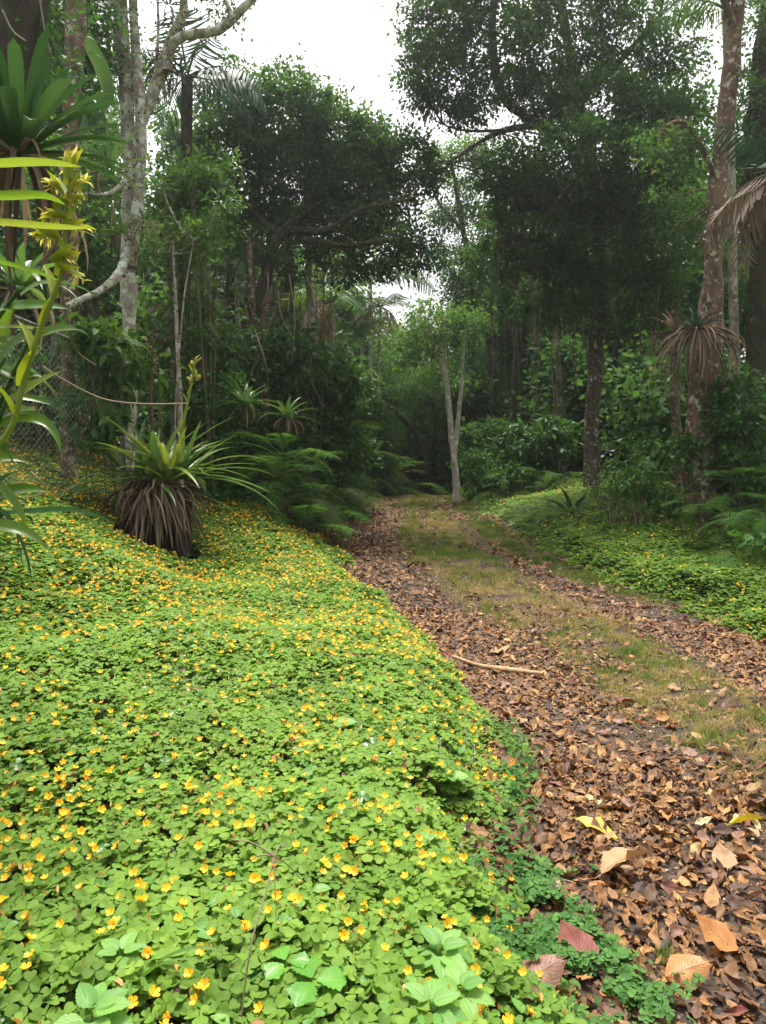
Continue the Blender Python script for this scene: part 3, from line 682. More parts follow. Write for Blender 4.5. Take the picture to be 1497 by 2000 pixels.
def branches(mb, paths, bark_sides=10, bump=.25):
    """paths: list of (list of (px,py,d), radii px at each point)"""
    allc = []
    for pts, rad in paths:
        w3 = np.array([P(*q) for q in pts]); rd = np.array(rad, float)*np.array([q[2] for q in pts])/FPX
        seg = np.linalg.norm(np.diff(w3, axis=0), axis=1).sum()
        c = tube(mb, w3, rd, bark_sides if rd.max() > .04 else 6, int(max(8, seg*7)), bump)
        allc.append(c)
    return np.concatenate(allc)
def moss_on(mb, src, n, rad, size=.035, mat=0, hang=.4):
    k = rng.integers(0, len(src), n); p = src[k]+rng.normal(0, rad, (n, 3))
    f = unit(rand_dirs(n)+[0, 0, -hang]); mb.inst(QUAD, p, rot(f, rand_dirs(n)), size*U(.5, 1.6, n), rng.random(n), mat)
def tree(name, label, cat, paths, bark, crowns=(), leafm='crown_dark', leaf=.07, tw=60, twr=.02, group=None, clump=.22, dens=90, moss=0, vbase=.4, tpl=QUAD, hollow=.35, flat=.6, sink=True, thin=1.0):
    mb = MB(); pts0 = paths[0][0][0]
    if sink:   # the trunk starts in the soil
        b = P(*pts0); g = float(G(b[0], b[1])); first = np.array([b[0], b[1], min(b[2], g)-.1])
    src = branches(mb, paths)
    base = P(*pts0)
    if sink and base[2] > first[2]+.12:
        r0 = paths[0][1][0]*pts0[2]/FPX
        tube(mb, [first, (first+base)/2, base+np.array([0, 0, .02])], [r0*1.5, r0*1.1, r0], 10, max(6, int((base[2]-first[2])*8)), .25)
    base = base if not sink else first
    th = thing(name, base, label, cat, group)
    cm = MB(); cents = None
    if crowns:
        tot = sum(c[-1] for c in crowns)
        for bl in crowns:
            cc = clumpy_leaves(cm, [bl[0]], int(bl[1]*thin), leaf, tpl, clump, 0, flat, vbase, hollow=hollow, dens=dens)
            cents = cc if cents is None else np.vstack([cents, cc])
        if tw: twigs_to(mb, src, cents, twr, tw)
    mb.build('trunk', M[bark], th)
    if crowns: cm.build('crown', M[leafm], th)
    if moss:
        mm = MB(); moss_on(mm, src, moss, .05); mm.build('moss', M['moss'], th)
    return th, src
def cr(px, py, d, rx, ry, n, rz=None): return (px_blob(px, py, d, rx, ry, rz), n)

# ------------------------------------------------------------------ trees on the right
tree('broadleaf_tree', 'huge dark spreading tree right of the track, its dense crown overhanging the road', 'tree',
     [([(1156, 948, 13), (1158, 800, 13), (1166, 650, 13), (1170, 520, 13), (1165, 400, 13), (1150, 300, 13), (1120, 150, 13), (1090, -40, 13)], [16, 14, 14, 14, 13, 12, 10, 8]),
      ([(1160, 380, 13), (1100, 270, 12.6), (1040, 235, 12.2), (985, 190, 12), (962, 90, 11.8), (968, -30, 11.6)], [11, 10, 9, 9, 8, 7]),
      ([(1060, 245, 12.4), (1000, 250, 12), (950, 270, 12), (905, 300, 12), (870, 320, 11.8)], [7, 6, 4, 3, 1.5]),
      ([(1000, 252, 12), (940, 256, 12), (890, 252, 12), (850, 235, 11.8)], [3, 2.5, 2, 1]),
      ([(1168, 480, 13), (1230, 400, 12.6), (1290, 330, 12.3), (1340, 250, 12)], [9, 7, 6, 4]),
      ([(1168, 560, 13), (1110, 500, 12.5), (1040, 470, 12.2), (980, 480, 12)], [8, 6, 5, 2]),
      ([(1130, 200, 13), (1210, 120, 13), (1290, 30, 13)], [8, 6, 4])],
     'bark_brown',
     [cr(870, 30, 11.8, 85, 100, 9000), cr(870, 150, 11.8, 85, 75, 7000), cr(930, 200, 11.8, 60, 50, 2200), cr(1010, 60, 12, 70, 120, 7000), cr(1120, 60, 12.4, 100, 110, 10000), cr(1060, 180, 12.2, 70, 60, 4000),
      cr(1230, 70, 12.6, 90, 100, 7000), cr(1320, 120, 12.6, 60, 90, 3500), cr(1180, 210, 12, 130, 60, 7500), cr(1290, 230, 12, 90, 60, 4500),
      cr(1120, 320, 11.6, 170, 75, 14000), cr(1010, 350, 11.8, 80, 60, 6500), cr(1240, 360, 12, 110, 80, 7000), cr(1050, 440, 12.2, 110, 90, 10000), cr(1180, 470, 12.2, 130, 90, 10000),
      cr(1290, 490, 12.5, 80, 90, 4500), cr(970, 500, 12.6, 60, 60, 3000), cr(1060, 560, 12.6, 120, 70, 8000), cr(1200, 590, 12.4, 120, 80, 8000),
      cr(1000, -120, 12, 220, 120, 5000), cr(1250, -120, 12.5, 180, 120, 4000)],  # crown blobs above the view, unseen, added to darken the forest
     leaf=.078, tw=170, twr=.02, dens=70, clump=.18, thin=.66, moss=5000, vbase=.35, hollow=.25)

tree('forest_tree', 'tall reddish trunk patched with white lichen leaning at the right side of the photo', 'tree',
     [([(1366, 868, 9.5), (1372, 760, 9.5), (1385, 640, 9.5), (1392, 560, 9.5), (1396, 430, 9.5), (1408, 310, 9.5), (1425, 180, 9.4), (1436, 60, 9.3), (1446, -60, 9.2)], [33, 26, 25, 21, 17, 15, 16, 14, 12]),
      ([(1402, 350, 9.5), (1350, 250, 9.2), (1310, 240, 9), (1290, 262, 8.8)], [5, 4, 3, 1]),
      ([(1436, 60, 9.3), (1400, -40, 9), (1370, -120, 8.8)], [8, 6, 3])],
     'bark_red', [cr(1400, -190, 9, 120, 100, 2500), cr(1300, 290, 9.6, 60, 40, 900), cr(1340, 420, 10.5, 50, 60, 900)], 'crown_dark', leaf=.07, tw=20, moss=1500)
tree('forest_tree', 'dark mossy trunk half out of the right edge, behind the lichen patched trunk', 'tree',
     [([(1470, 900, 11), (1480, 700, 11), (1490, 450, 11), (1480, 250, 11), (1500, 60, 11), (1510, -60, 11)], [24, 22, 20, 22, 20, 18]),
      ([(1486, 330, 11), (1440, 300, 10.8), (1410, 250, 10.6)], [7, 6, 3])],
     'bark_dark', [cr(1490, 250, 11, 60, 130, 3500), cr(1520, 40, 11, 90, 90, 3000), cr(1400, 300, 12, 50, 60, 800), cr(1480, 520, 11.5, 70, 90, 2500)], moss=1200, leaf=.07, tw=20)
tree('forest_tree', 'pale slender tree with two thin stems standing where the road disappears', 'tree',
     [([(893, 955, 15), (888, 900, 15), (880, 830, 15), (874, 760, 15), (862, 710, 15), (850, 690, 15), (840, 640, 15)], [7, 6.4, 6, 5.5, 5, 4.6, 3.5]),
      ([(888, 890, 15), (897, 800, 15), (903, 740, 15), (905, 690, 15), (912, 640, 15)], [4.8, 4.2, 3.8, 3.4, 2]),
      ([(874, 760, 15), (872, 700, 15), (868, 650, 15), (862, 590, 15)], [3.4, 3, 3, 2])],
     'bark_white', [cr(850, 620, 15, 55, 40, 1900), cr(900, 640, 15.3, 45, 45, 1500), cr(800, 680, 15, 60, 30, 1300), cr(880, 730, 15.5, 45, 25, 700)], 'crown_mid', leaf=.075, tw=30, twr=.012)

# ------------------------------------------------------------------ trees on the left
tree('broadleaf_tree', 'dome shaped dark tree left of the track, its rounded crown hazy against the sky', 'tree',
     [([(478, 760, 11.5), (500, 640, 11.5), (515, 560, 11.5), (540, 470, 11.6), (590, 420, 11.8), (650, 360, 12), (700, 300, 12)], [20, 15, 13, 12, 10, 8, 4]),
      ([(500, 660, 11.5), (492, 560, 11.6), (488, 470, 11.8), (500, 380, 12), (520, 270, 12)], [10, 8, 7, 6, 4]),
      ([(560, 450, 11.7), (640, 450, 11.5), (700, 410, 11.4), (750, 400, 11.3), (800, 390, 11.3)], [9, 7, 5, 4, 2]),
      ([(600, 470, 11.6), (680, 480, 11.3), (760, 470, 11.2), (830, 480, 11.2)], [6, 5, 4, 2]),
      ([(545, 460, 11.6), (480, 400, 11.8), (440, 330, 12)], [7, 6, 3]),
      ([(620, 400, 11.8), (600, 320, 12), (590, 240, 12)], [7, 5, 3])],
     'bark_dark',
     [cr(460, 200, 12, 75, 70, 5500), cr(560, 220, 12, 100, 70, 9000), cr(640, 250, 12, 80, 60, 6000), cr(700, 290, 12, 80, 55, 6000), cr(780, 320, 12, 75, 55, 5500), cr(840, 350, 12, 40, 40, 1500),
      cr(460, 290, 12, 85, 60, 6000), cr(560, 320, 12, 110, 60, 9000), cr(670, 350, 12, 100, 50, 7500), cr(600, 400, 12.2, 120, 45, 3200), cr(770, 390, 12, 70, 45, 2300),
      cr(480, 380, 12.2, 80, 60, 2800), cr(770, 490, 11.5, 85, 55, 3600), cr(680, 510, 11.8, 80, 40, 2000), cr(560, 500, 12, 80, 50, 1600), cr(430, 420, 12.2, 60, 80, 1800), cr(830, 500, 12, 40, 30, 900), cr(640, 430, 12.3, 110, 50, 5500), cr(720, 440, 12, 90, 45, 4500), cr(520, 440, 12.4, 100, 60, 4500)],
     leaf=.078, tw=150, twr=.022, dens=70, clump=.17, thin=.62, moss=6000, vbase=.38, hollow=.25)
tree('lichen_tree', 'pale lichen wrapped double trunk at the left, a thick branch bending right against the sky', 'tree',
     [([(252, 850, 8.75), (254, 700, 8.75), (252, 600, 8.75), (250, 500, 8.75), (252, 420, 8.75), (258, 330, 8.75), (250, 250, 8.75), (246, 150, 8.75), (236, 40, 8.75), (228, -60, 8.75)], [15, 15, 15, 14, 14, 14, 14, 14, 15, 15]),
      ([(258, 520, 8.69), (268, 420, 8.62), (276, 330, 8.62), (276, 230, 8.62), (268, 130, 8.69), (262, 40, 8.75), (258, -60, 8.75)], [10, 11, 10, 10, 10, 9, 8]),
      ([(252, 480, 8.69), (236, 530, 8.38), (205, 562, 8.12), (170, 580, 7.88), (130, 598, 7.75)], [9, 8, 8, 7, 6]),
      ([(274, 250, 8.69), (296, 190, 8.75), (312, 150, 8.75), (330, 90, 8.75), (342, 60, 8.75), (360, 20, 8.75), (352, -50, 8.75)], [9, 11, 12, 10, 9, 8, 7]),
      ([(326, 140, 8.62), (332, 100, 8.62), (350, 72, 8.50), (390, 66, 8.50), (430, 58, 8.50), (455, 34, 8.50), (482, 10, 8.50), (510, -20, 8.50)], [9, 8.5, 8.5, 8, 8.5, 9, 8, 7]),
      ([(455, 40, 8.50), (448, 15, 8.50), (430, -20, 8.50)], [5, 4, 3]),
      ([(345, 75, 8.62), (356, 40, 8.50), (358, -20, 8.50)], [5, 4, 4]),
      ([(300, 190, 8.75), (310, 60, 8.75), (306, -30, 8.75)], [3, 3, 2]),
      ([(240, 120, 8.75), (222, 70, 8.88), (214, 10, 9.00), (210, -60, 9.12)], [5, 4, 4, 3]),
      ([(250, 345, 8.62), (225, 372, 8.38), (195, 380, 8.12), (165, 378, 8.00)], [5, 4, 3, 2]),
      ([(240, 125, 8.62), (215, 120, 8.38), (190, 125, 8.12)], [3, 2, 1])],
     'bark_lichen', [cr(335, 95, 8.75, 22, 22, 70), cr(215, 90, 9.00, 25, 50, 500), cr(430, 10, 8.50, 34, 12, 200), cr(225, 160, 8.75, 18, 40, 220), cr(300, -190, 9.00, 200, 70, 1600), cr(290, 150, 9.00, 20, 22, 120)],  # the high wide blob is out of view, added to shade the forest below
     'crown_dark', leaf=.055, tw=14, twr=.01, moss=2600)
tree('forest_tree', 'thick moss and vine covered trunk at the top left corner, behind the big bromeliad', 'tree',
     [([(-190, 900, 5.4), (-120, 600, 5.4), (-60, 400, 5.4), (-5, 200, 5.4), (40, 40, 5.4), (60, -80, 5.4)], [50, 48, 46, 48, 46, 46])],
     'bark_dark', [cr(60, -40, 5.6, 90, 60, 1500), cr(60, 120, 5.6, 60, 40, 500)], 'shrub', leaf=.06, tw=10, moss=3500)
tree('forest_tree', 'grey brown trunk between the corner trunk and the lichen tree at the top left', 'tree',
     [([(132, 850, 8), (134, 600, 8), (138, 380, 8), (140, 200, 8), (146, 80, 8), (152, -60, 8)], [13, 13, 14, 15, 17, 18])],
     'bark_red', [cr(110, 60, 8.3, 45, 60, 1500), cr(185, 50, 8.4, 25, 65, 1200), cr(110, 170, 8.3, 60, 60, 1400), cr(120, -60, 8.2, 130, 60, 1400), cr(175, 130, 8.5, 26, 30, 500)], 'crown_dark', leaf=.06, tw=20, moss=1200)  # topmost wide blob lies mostly out of view, added as a shadow caster
tree('light_tree', 'pale green leafy tree glimpsed between the left trunks, lit by the sky', 'tree',
     [([(205, 800, 17), (205, 500, 17), (200, 300, 17)], [6, 5, 3])],
     'bark_grey', [cr(195, 290, 17, 50, 70, 2600), cr(190, 420, 17, 60, 70, 2400), cr(310, 200, 18, 30, 50, 500)], 'crown_light', leaf=.09, tw=20)
tree('forest_tree', 'bare pale trunk, crooked at its top, under the right half of the dome shaped crown', 'tree',
     [([(622, 820, 13), (616, 740, 13), (614, 680, 13), (609, 600, 13), (603, 550, 13), (602, 515, 13), (612, 470, 13)], [8, 8, 8, 7, 6.5, 6.5, 3]),
      ([(602, 520, 13), (612, 490, 12.9), (640, 455, 12.8)], [4, 3, 2])],
     'bark_pale', [cr(612, 470, 13.1, 50, 30, 500)], 'crown_dark', tw=8)
tree('forest_tree', 'red brown trunk with hanging dry strips at the foot of the dome shaped tree', 'tree',
     [([(520, 800, 11), (516, 740, 11), (508, 680, 11), (515, 620, 11), (530, 570, 11)], [9, 8, 8, 7, 5]),
      ([(508, 690, 11), (500, 640, 11), (492, 590, 11), (490, 540, 11), (486, 470, 11)], [7, 7, 6, 6, 5])],
     'bark_red', [cr(500, 470, 11.4, 50, 40, 700)], 'crown_dark', moss=1800, tw=8)
tree('leafy_tree', 'rounded light green tree at the far end of the road, under the small sky opening', 'tree',
     [([(800, 800, 27), (800, 700, 27), (806, 640, 27)], [4, 4, 3])],
     'bark_grey', [cr(800, 655, 27, 55, 28, 2600), cr(845, 665, 27, 50, 28, 2000), cr(780, 700, 27, 50, 30, 2000), cr(880, 620, 27, 25, 20, 700)], 'crown_light', leaf=.13, tw=14)
tree('leafy_tree', 'small tree beside the dark opening at the end of the road', 'tree',
     [([(752, 960, 20), (760, 880, 20), (762, 830, 20)], [3, 3, 2])],
     'bark_grey', [cr(755, 830, 20, 32, 45, 2200), cr(730, 870, 19, 40, 40, 1800)], 'crown_mid', leaf=.09, tw=14, vbase=.4)

tree('forest_tree', 'dark tree whose low boughs roof over the far end of the road', 'tree',
     [([(765, 960, 23), (768, 860, 23), (775, 790, 23), (800, 740, 23), (840, 715, 22.5)], [6, 5.5, 5, 4, 2]), ([(775, 790, 23), (740, 750, 23), (715, 735, 23)], [4, 3, 2])],
     'bark_dark', [cr(810, 755, 21.5, 90, 26, 4800, 2.2), cr(880, 750, 23, 80, 30, 4200, 2.2), cr(760, 790, 23, 50, 40, 2600), cr(830, 790, 26, 90, 30, 4200, 2.5), cr(900, 800, 21, 40, 40, 1800), cr(830, 700, 20.5, 110, 22, 3600, 2.5)], 'crown_dark', leaf=.10, tw=30, clump=.3)
# mid tree crowns that fill the gap between the two large trees
tree('forest_tree', 'loose leafed tree between the two big crowns, its fine leaves speckled with white sky', 'tree',
     [([(915, 900, 20), (920, 700, 20), (925, 560, 20), (905, 450, 20), (890, 360, 20), (880, 300, 20)], [7, 7, 6, 5, 4, 2]),
      ([(922, 560, 20), (960, 480, 20), (970, 400, 20)], [4, 3, 2]), ([(905, 450, 20), (860, 400, 20), (838, 350, 20)], [3.5, 3, 1.5])],
     'bark_dark', [cr(900, 330, 20, 75, 45, 3000), cr(880, 400, 20, 45, 45, 1900), cr(920, 450, 20, 65, 60, 4200), cr(900, 520, 20, 55, 40, 3000), cr(915, 585, 20, 48, 38, 2900), cr(950, 560, 20, 60, 60, 4000), cr(930, 290, 20, 50, 30, 1500)],
     'crown_mid', leaf=.085, tw=60, twr=.02, clump=.3)
tree('forest_tree', 'tree with arching bare limb crossing the far light, left of the slender two stemmed tree', 'tree',
     [([(835, 960, 19), (830, 880, 19), (800, 830, 19), (770, 800, 19), (748, 770, 19)], [7, 7, 6, 5, 3]),
      ([(835, 900, 19), (850, 840, 19), (845, 780, 19)], [4, 3, 2])],
     'bark_dark', [cr(780, 770, 19.5, 60, 25, 900), cr(840, 790, 19.5, 45, 40, 1400)], 'crown_dark', leaf=.085, tw=20, moss=600)  # dark leaves put the shade of the road-end opening into the colour

# thin forest trunks, each with a small crown of its own
k_ = 0
for (px, d, base, top, r, side, nt_) in [(398, 11, 780, 330, 3.5, 'bark_grey', 'between the lichen tree and the dome tree'), (337, 9.5, 760, 360, 4, 'bark_grey', 'just right of the lichen tree'), (352, 9, 760, 470, 4, 'bark_pale', 'just right of the lichen tree'),
       (440, 13, 800, 420, 4, 'bark_grey', 'left of the dome tree trunks'), (462, 14, 800, 440, 4, 'bark_pale', 'left of the dome tree trunks'), (570, 13, 820, 430, 5, 'bark_grey', 'under the dome tree'), (660, 17, 800, 480, 4, 'bark_grey', 'left of the palms'),
       (548, 15, 830, 400, 6, 'bark_dark', 'under the dome tree'), (1010, 17, 930, 500, 6, 'bark_dark', 'left of the huge right tree'), (1055, 19, 930, 480, 5, 'bark_dark', 'left of the huge right tree'), (1100, 16, 940, 520, 6, 'bark_grey', 'left of the huge right tree'),
       (1212, 16, 930, 560, 6, 'bark_dark', 'between the two right hand trunks'), (1240, 18, 920, 500, 6, 'bark_dark', 'between the two right hand trunks'), (1290, 15, 920, 520, 6, 'bark_red', 'between the two right hand trunks'), (1325, 13, 900, 340, 8, 'bark_red', 'left of the lichen patched trunk'),
       (960, 21, 930, 560, 5, 'bark_grey', 'behind the two stemmed slender tree'), (985, 24, 930, 600, 5, 'bark_dark', 'behind the two stemmed slender tree'), (800, 24, 970, 780, 5, 'bark_dark', 'in the dark opening at the road end'), (860, 25, 970, 760, 5, 'bark_dark', 'in the dark opening at the road end'), (822, 28, 970, 760, 6, 'bark_dark', 'in the dark opening at the road end'),
       (100, 9, 850, 300, 6, 'bark_grey', 'behind the fence at the left'), (180, 10, 850, 330, 5, 'bark_grey', 'behind the fence at the left'), (1445, 14, 850, 340, 9, 'bark_dark', 'at the right edge of the photo')]:
    j1, j2 = U(-10, 10), U(-14, 14)
    hue = {'bark_grey': 'grey', 'bark_pale': 'pale', 'bark_dark': 'dark', 'bark_red': 'reddish'}[side]
    tree('slender_tree', f'{hue} slender forest trunk {nt_}', 'tree', [([(px, base, d), (px+j1, base*.66+top*.34, d), (px+j2, base*.33+top*.67, d), (px+j2*.6+U(-8, 8), top, d)], [r*1.15, r, r*.85, r*.6])], side,
         [cr(px+U(-20, 20), top+U(-5, 25), d+.3, 42*13/d+10, 34*13/d+6, 1100)], 'crown_dark' if k_ % 2 else 'crown_mid', leaf=.07, tw=14, twr=.012, group='slender forest trunks', moss=300); k_ += 1

# far forest that reads as one mass
fm = MB()
def wall(n, pts, size, mat, clump=.5, vb=.4, dens=160):
    bl = [px_blob(*q) for q in pts]; clumpy_leaves(fm, bl, int(n*1.6), size*1.35, BROAD, clump, mat, .7, vb, hollow=.1, dens=dens)
wall(60000, [(60, 560, 15, 150, 260), (250, 640, 16, 140, 200), (380, 520, 19, 120, 170), (480, 640, 19, 120, 170), (600, 620, 22, 110, 130), (690, 700, 24, 90, 110), (100, 250, 15, 130, 200), (380, 320, 20, 60, 90), (330, 700, 13, 120, 110), (560, 770, 16, 110, 90), (450, 760, 14, 110, 80), (640, 800, 18, 70, 70)], .11, 0, .5, .4)
wall(52000, [(1000, 640, 22, 90, 160), (1110, 700, 20, 110, 200), (1230, 640, 19, 110, 260), (1340, 620, 18, 110, 280), (1450, 560, 16, 110, 330), (1350, 780, 14, 140, 110), (1200, 820, 17, 120, 90), (1070, 840, 20, 100, 90), (980, 860, 20, 60, 80), (1130, 760, 17.5, 90, 90), (1270, 760, 16.5, 90, 100), (1330, 300, 20, 80, 120), (1250, 420, 21, 90, 90), (1100, 480, 21, 120, 120)], .11, 0, .5, .35)
wall(42000, [(820, 960, 25, 100, 50), (760, 950, 24, 60, 60), (900, 950, 24, 60, 60), (820, 900, 23.5, 80, 70), (820, 880, 26, 90, 80), (900, 860, 24, 70, 80), (820, 860, 30, 110, 100), (760, 760, 32, 90, 60), (900, 790, 32, 90, 80), (690, 680, 33, 60, 50), (960, 700, 33, 90, 110)], .16, 0, .6, .35)
wall(9000, [(600, 740, 36, 80, 70), (950, 710, 36, 80, 70), (400, 640, 34, 200, 160), (1200, 600, 34, 260, 200)], .2, 1, .6, .4)
fm.build('distant_forest', [M['crown_dark'], M['crown_mid']], kind='stuff')['label'] = 'deep dark forest behind the nearer trees'

# ------------------------------------------------------------------ palms
def palm(base, top_px, r, nfr, L, label, azr=(0, 6.283), dead=0, e0=.8, mat='strap', trunkm='bark_pale'):
    b = P(*base); t = P(*top_px); b[2] = float(G(b[0], b[1]))-.05
    th = thing('palm_tree', b, label, 'palm'); tm = MB(); tube(tm, [b, b*.6+t*.4+rng.normal(0, .05, 3), t], [r*1.2, r, r*.85], 8, 24, .08); tm.build('trunk', M[trunkm], th)
    lm = MB(); dm = MB()
    def frond(mb, az, e, L, droop, hang):
        tt = np.linspace(0, 1, 24); ee = e - droop*tt**1.2*1.5; ds = L/24; hx = np.cumsum(np.cos(ee)*ds); hz = np.cumsum(np.sin(ee)*ds)
        d = np.array([math.cos(az), math.sin(az), 0]); s_ = np.array([-d[1], d[0], 0]); c = t + hx[:, None]*d + hz[:, None]*[0, 0, 1]
        tube(mb, c[::3], [.018, .004], 5, 9, var=.6)
        m_ = np.arange(3, 24); v0 = U(.2, .8)
        for sg in (-1, 1):
            fw = np.stack([np.cos(ee)*d[0], np.cos(ee)*d[1], np.sin(ee)], -1)[m_]
            dd = unit(s_*sg*U(.7, 1.1) + fw*.5 + np.array([0, 0, -hang]) + rng.normal(0, .08, (len(m_), 3)))
            ll = L*.34*np.sin(math.pi*(.12+.85*tt[m_]))**.6
            mb.inst(PALMLET, c[m_], rot(dd, np.cross(dd, fw)+rng.normal(0, .2, (len(m_), 3))), np.stack([ll*.9, ll, ll], -1), np.clip(v0+rng.normal(0, .12, len(m_)), 0, 1))
    for k in range(nfr): frond(lm, azr[0]+(azr[1]-azr[0])*(k+.4*rng.random())/nfr, e0*U(.5, 1.3), L*U(.8, 1.1), U(.7, 1.2), U(.3, .9))
    lm.build('crown', M[mat], th)
    if dead:
        for k in range(dead): frond(dm, U(0, 6.28), U(-.5, .2), L*U(.7, 1.15), U(.8, 1.2), 1.6)
        dm.build('dead_frond', M['dead_leaf'], th)
    return th
PALMLET = grid_leaf(1, 4, lambda t: .045*math.sin(math.pi*(.1+.88*t)), 0, .35)
palm((708, 880, 17.5), (724, 545, 17.5), .055, 12, 1.75, 'slender pale palm under the dome crown, feathery fronds against the small sky opening')
palm((690, 880, 17.8), (708, 660, 17.8), .05, 7, 1.2, 'short thin palm with pale trunk just left of the tallest slender palm')
palm((645, 870, 14), (650, 590, 14), .055, 7, 1.15, 'palm with drooping brown dead fronds in the middle distance, left of the pale slender palm', dead=5)
palm((735, 890, 18), (744, 600, 18), .045, 6, 1.1, 'thin palm with tan hanging leaflets, rightmost of the group below the sky opening', dead=3)
palm((360, 800, 10.5), (366, 150, 10.5), .09, 12, 1.25, 'tall palm behind the lichen tree with long leaflets hanging like a curtain', mat='strap_dark', trunkm='bark_dark', dead=0, e0=.5)
palm((470, 800, 13.5), (452, 560, 13.5), .05, 6, 1.1, 'small dark palm in the shade left of the dome tree trunks', mat='strap_dark', trunkm='bark_dark')
palm((1550, 900, 7.8), (1550, 330, 7.8), .10, 2, 1.3, 'palm at the right edge of the photo with long brown dead fronds hanging down', dead=7, mat='strap_dark', trunkm='bark_dark')
palm((1440, 900, 12), (1420, 20, 10), .07, 7, 1.0, 'palm crown with grey green leaflets at the top right corner', mat='strap')

# ------------------------------------------------------------------ lianas
def liana(pts, r, label, mat='twig', name='liana'):
    mb = MB(); tube(mb, [P(*q) for q in pts], [r, r*.8], 5, 24, .2, var=U(.2, .9)); return tag(mb.build(name, M[mat]), label, 'vine')
liana([(82, 715, 4.9), (130, 745, 5), (190, 775, 5.2), (240, 786, 5.4), (300, 789, 5.6), (368, 788, 5.8)], .006, 'long pale tan vine strung across in front of the chain link fence')
liana([(120, 560, 4.5), (135, 640, 4.6), (150, 685, 4.8), (187, 714, 5)], .007, 'short crooked brown vine ending in mid air above the fence')
liana([(60, 920, 3.2), (80, 940, 3.2), (88, 950, 3.3), (80, 966, 3.4), (40, 972, 3.4), (15, 966, 3.4)], .004, 'thin tan vine loop hanging at the left edge above the dark strap leaves')
liana([(5, 20, 4.6), (25, 60, 4.6), (50, 80, 4.6)], .006, 'thin vine on the corner trunk at the top left', 'twig')
liana([(78, 0, 4.6), (90, 70, 4.6), (100, 105, 4.6)], .006, 'thin grey vine hanging left of the grey brown trunk', 'twig')
for a, b in ((1170, 300), (1090, 320)):
    liana([(a, b, 10.8), (a-4, b+20, 10.8), (a+5, b+45, 10.8)], .006, 'pale thin aerial root hanging in front of the huge right tree')['group'] = 'aerial roots of the right tree'
hv = MB()
for k in range(130):
    sd_ = rng.random() < .5; px = U(960, 1330) if sd_ else U(300, 640); d = U(11.5, 15); y0 = U(380, 620); L_ = U(60, 260)
    x2 = px+rng.normal(0, 8)
    tube(hv, [P(px, y0, d), P((px+x2)/2+rng.normal(0, 5), y0+L_*.5, d), P(x2, y0+L_, d)], [U(.004, .012)], 4, 8, var=rng.random()*.6)
for k in range(55):
    px = U(280, 600); d = U(9.5, 13); y0 = U(520, 760); ang = rng.normal(0, .35); L_ = U(60, 220)
    x2 = px+math.sin(ang)*L_; mx_ = (px+x2)/2+rng.normal(0, 8)
    tube(hv, [P(px, y0, d), P(mx_, y0+L_*.5, d+rng.normal(0, .1)), P(x2, y0+L_, d+rng.normal(0, .15))], [U(.005, .011), .004], 4, 8, var=.4+rng.random()*.6)
hv.build('hanging_roots', M['twig'], kind='stuff')['label'] = 'tangle of thin roots and vines hanging under the dark crowns'

# ------------------------------------------------------------------ shrubs and undergrowth
def shrub(px, py, d, rx, ry, n, label, mat='shrub', leaf=.06, tpl=OVATE, vb=.5, clump=.16, rz=None, nst=14, name='shrub', cat='shrub', hollow=.2, parts=None, skirt=1):
    c = P(px, py, d); g = float(G(c[0], c[1])); b = np.array([c[0], c[1], g-.03])
    th = thing(name, b, label, cat); cm = MB(); bl = [px_blob(px, py, d, rx, ry, rz)]
    for q in (parts or []): bl.append(px_blob(*q))
    rr = bl[0][1]; low = c[2]-rr[2]; n = int(n*1.15)
    while skirt and low - g > .25:
        h_ = min(.5, (low-g)/2+.1); low -= h_; bl.append((np.array([c[0]+rng.normal(0, .1), c[1]+.1, low+.05]), (rr[0]*U(.7, .95), rr[1]*.8, h_*.75+.1))); n = int(n*1.3)
    cents = clumpy_leaves(cm, bl, n, leaf, tpl, clump, 0, .6, vb, hollow=hollow, dens=34)
    sm_ = MB()
    for t in cents[rng.permutation(len(cents))[:nst]]:
        bb = b + rng.normal(0, .07, 3)*[1, 1, 0]; tube(sm_, [bb, (bb*.55+t*.45)+rng.normal(0, .05, 3), t], [.009, .004], 5, 9, var=rng.random())
    cm.build('foliage', M[mat], th); sm_.build('stem', M['twig'], th); return th
LL = grid_leaf(2, 4, lambda t: .02+.19*math.sin(math.pi*t**.85)**.9, .3, .35)
shrub(225, 700, 7.7, 75, 100, 620, 'drooping dark leaved shrub growing over the chain link fence', 'shrub', .14, LL, .75, .16, skirt=0, nst=4)
shrub(190, 830, 7.6, 60, 60, 160, 'few hanging dark leaves in front of the fence post', 'shrub', .14, LL, .35, .15, skirt=0, nst=3)
shrub(140, 470, 10, 130, 120, 2600, 'mixed green bush filling the space left of the lichen trunk', 'shrub', .09, OVATE, .6, skirt=0)
shrub(170, 520, 9.6, 60, 60, 800, 'fresh green leaves under the slanting lichen branch', 'shrub_bright', .07, OVATE, .4, skirt=0)
shrub(350, 430, 9.8, 62, 85, 620, 'tall bush with upward lance leaves right of the lichen trunk', 'shrub', .11, LANCE, .75, skirt=0, nst=6)
shrub(400, 350, 9.6, 60, 45, 520, 'leafy shrub top with pointed leaves below the hanging palm curtain', 'shrub', .11, LANCE, .7, skirt=0, nst=6)
shrub(380, 650, 9.8, 80, 80, 1500, 'mid green shrub behind the ground bromeliad', 'shrub', .08, OVATE, .55)
shrub(400, 760, 9.6, 80, 55, 2600, 'fine leaved bright shrub behind the bromeliad flower spike', 'shrub_bright', .05, OVATE, .3)
shrub(440, 700, 10.4, 70, 60, 1600, 'dull green shrub at the foot of the dome tree trunks', 'shrub', .08, OVATE, .4)
shrub(440, 850, 10.8, 50, 40, 900, 'dry brownish bush among the ferns behind the ground bromeliad', 'shrub_dry', .06, OVATE, .5)
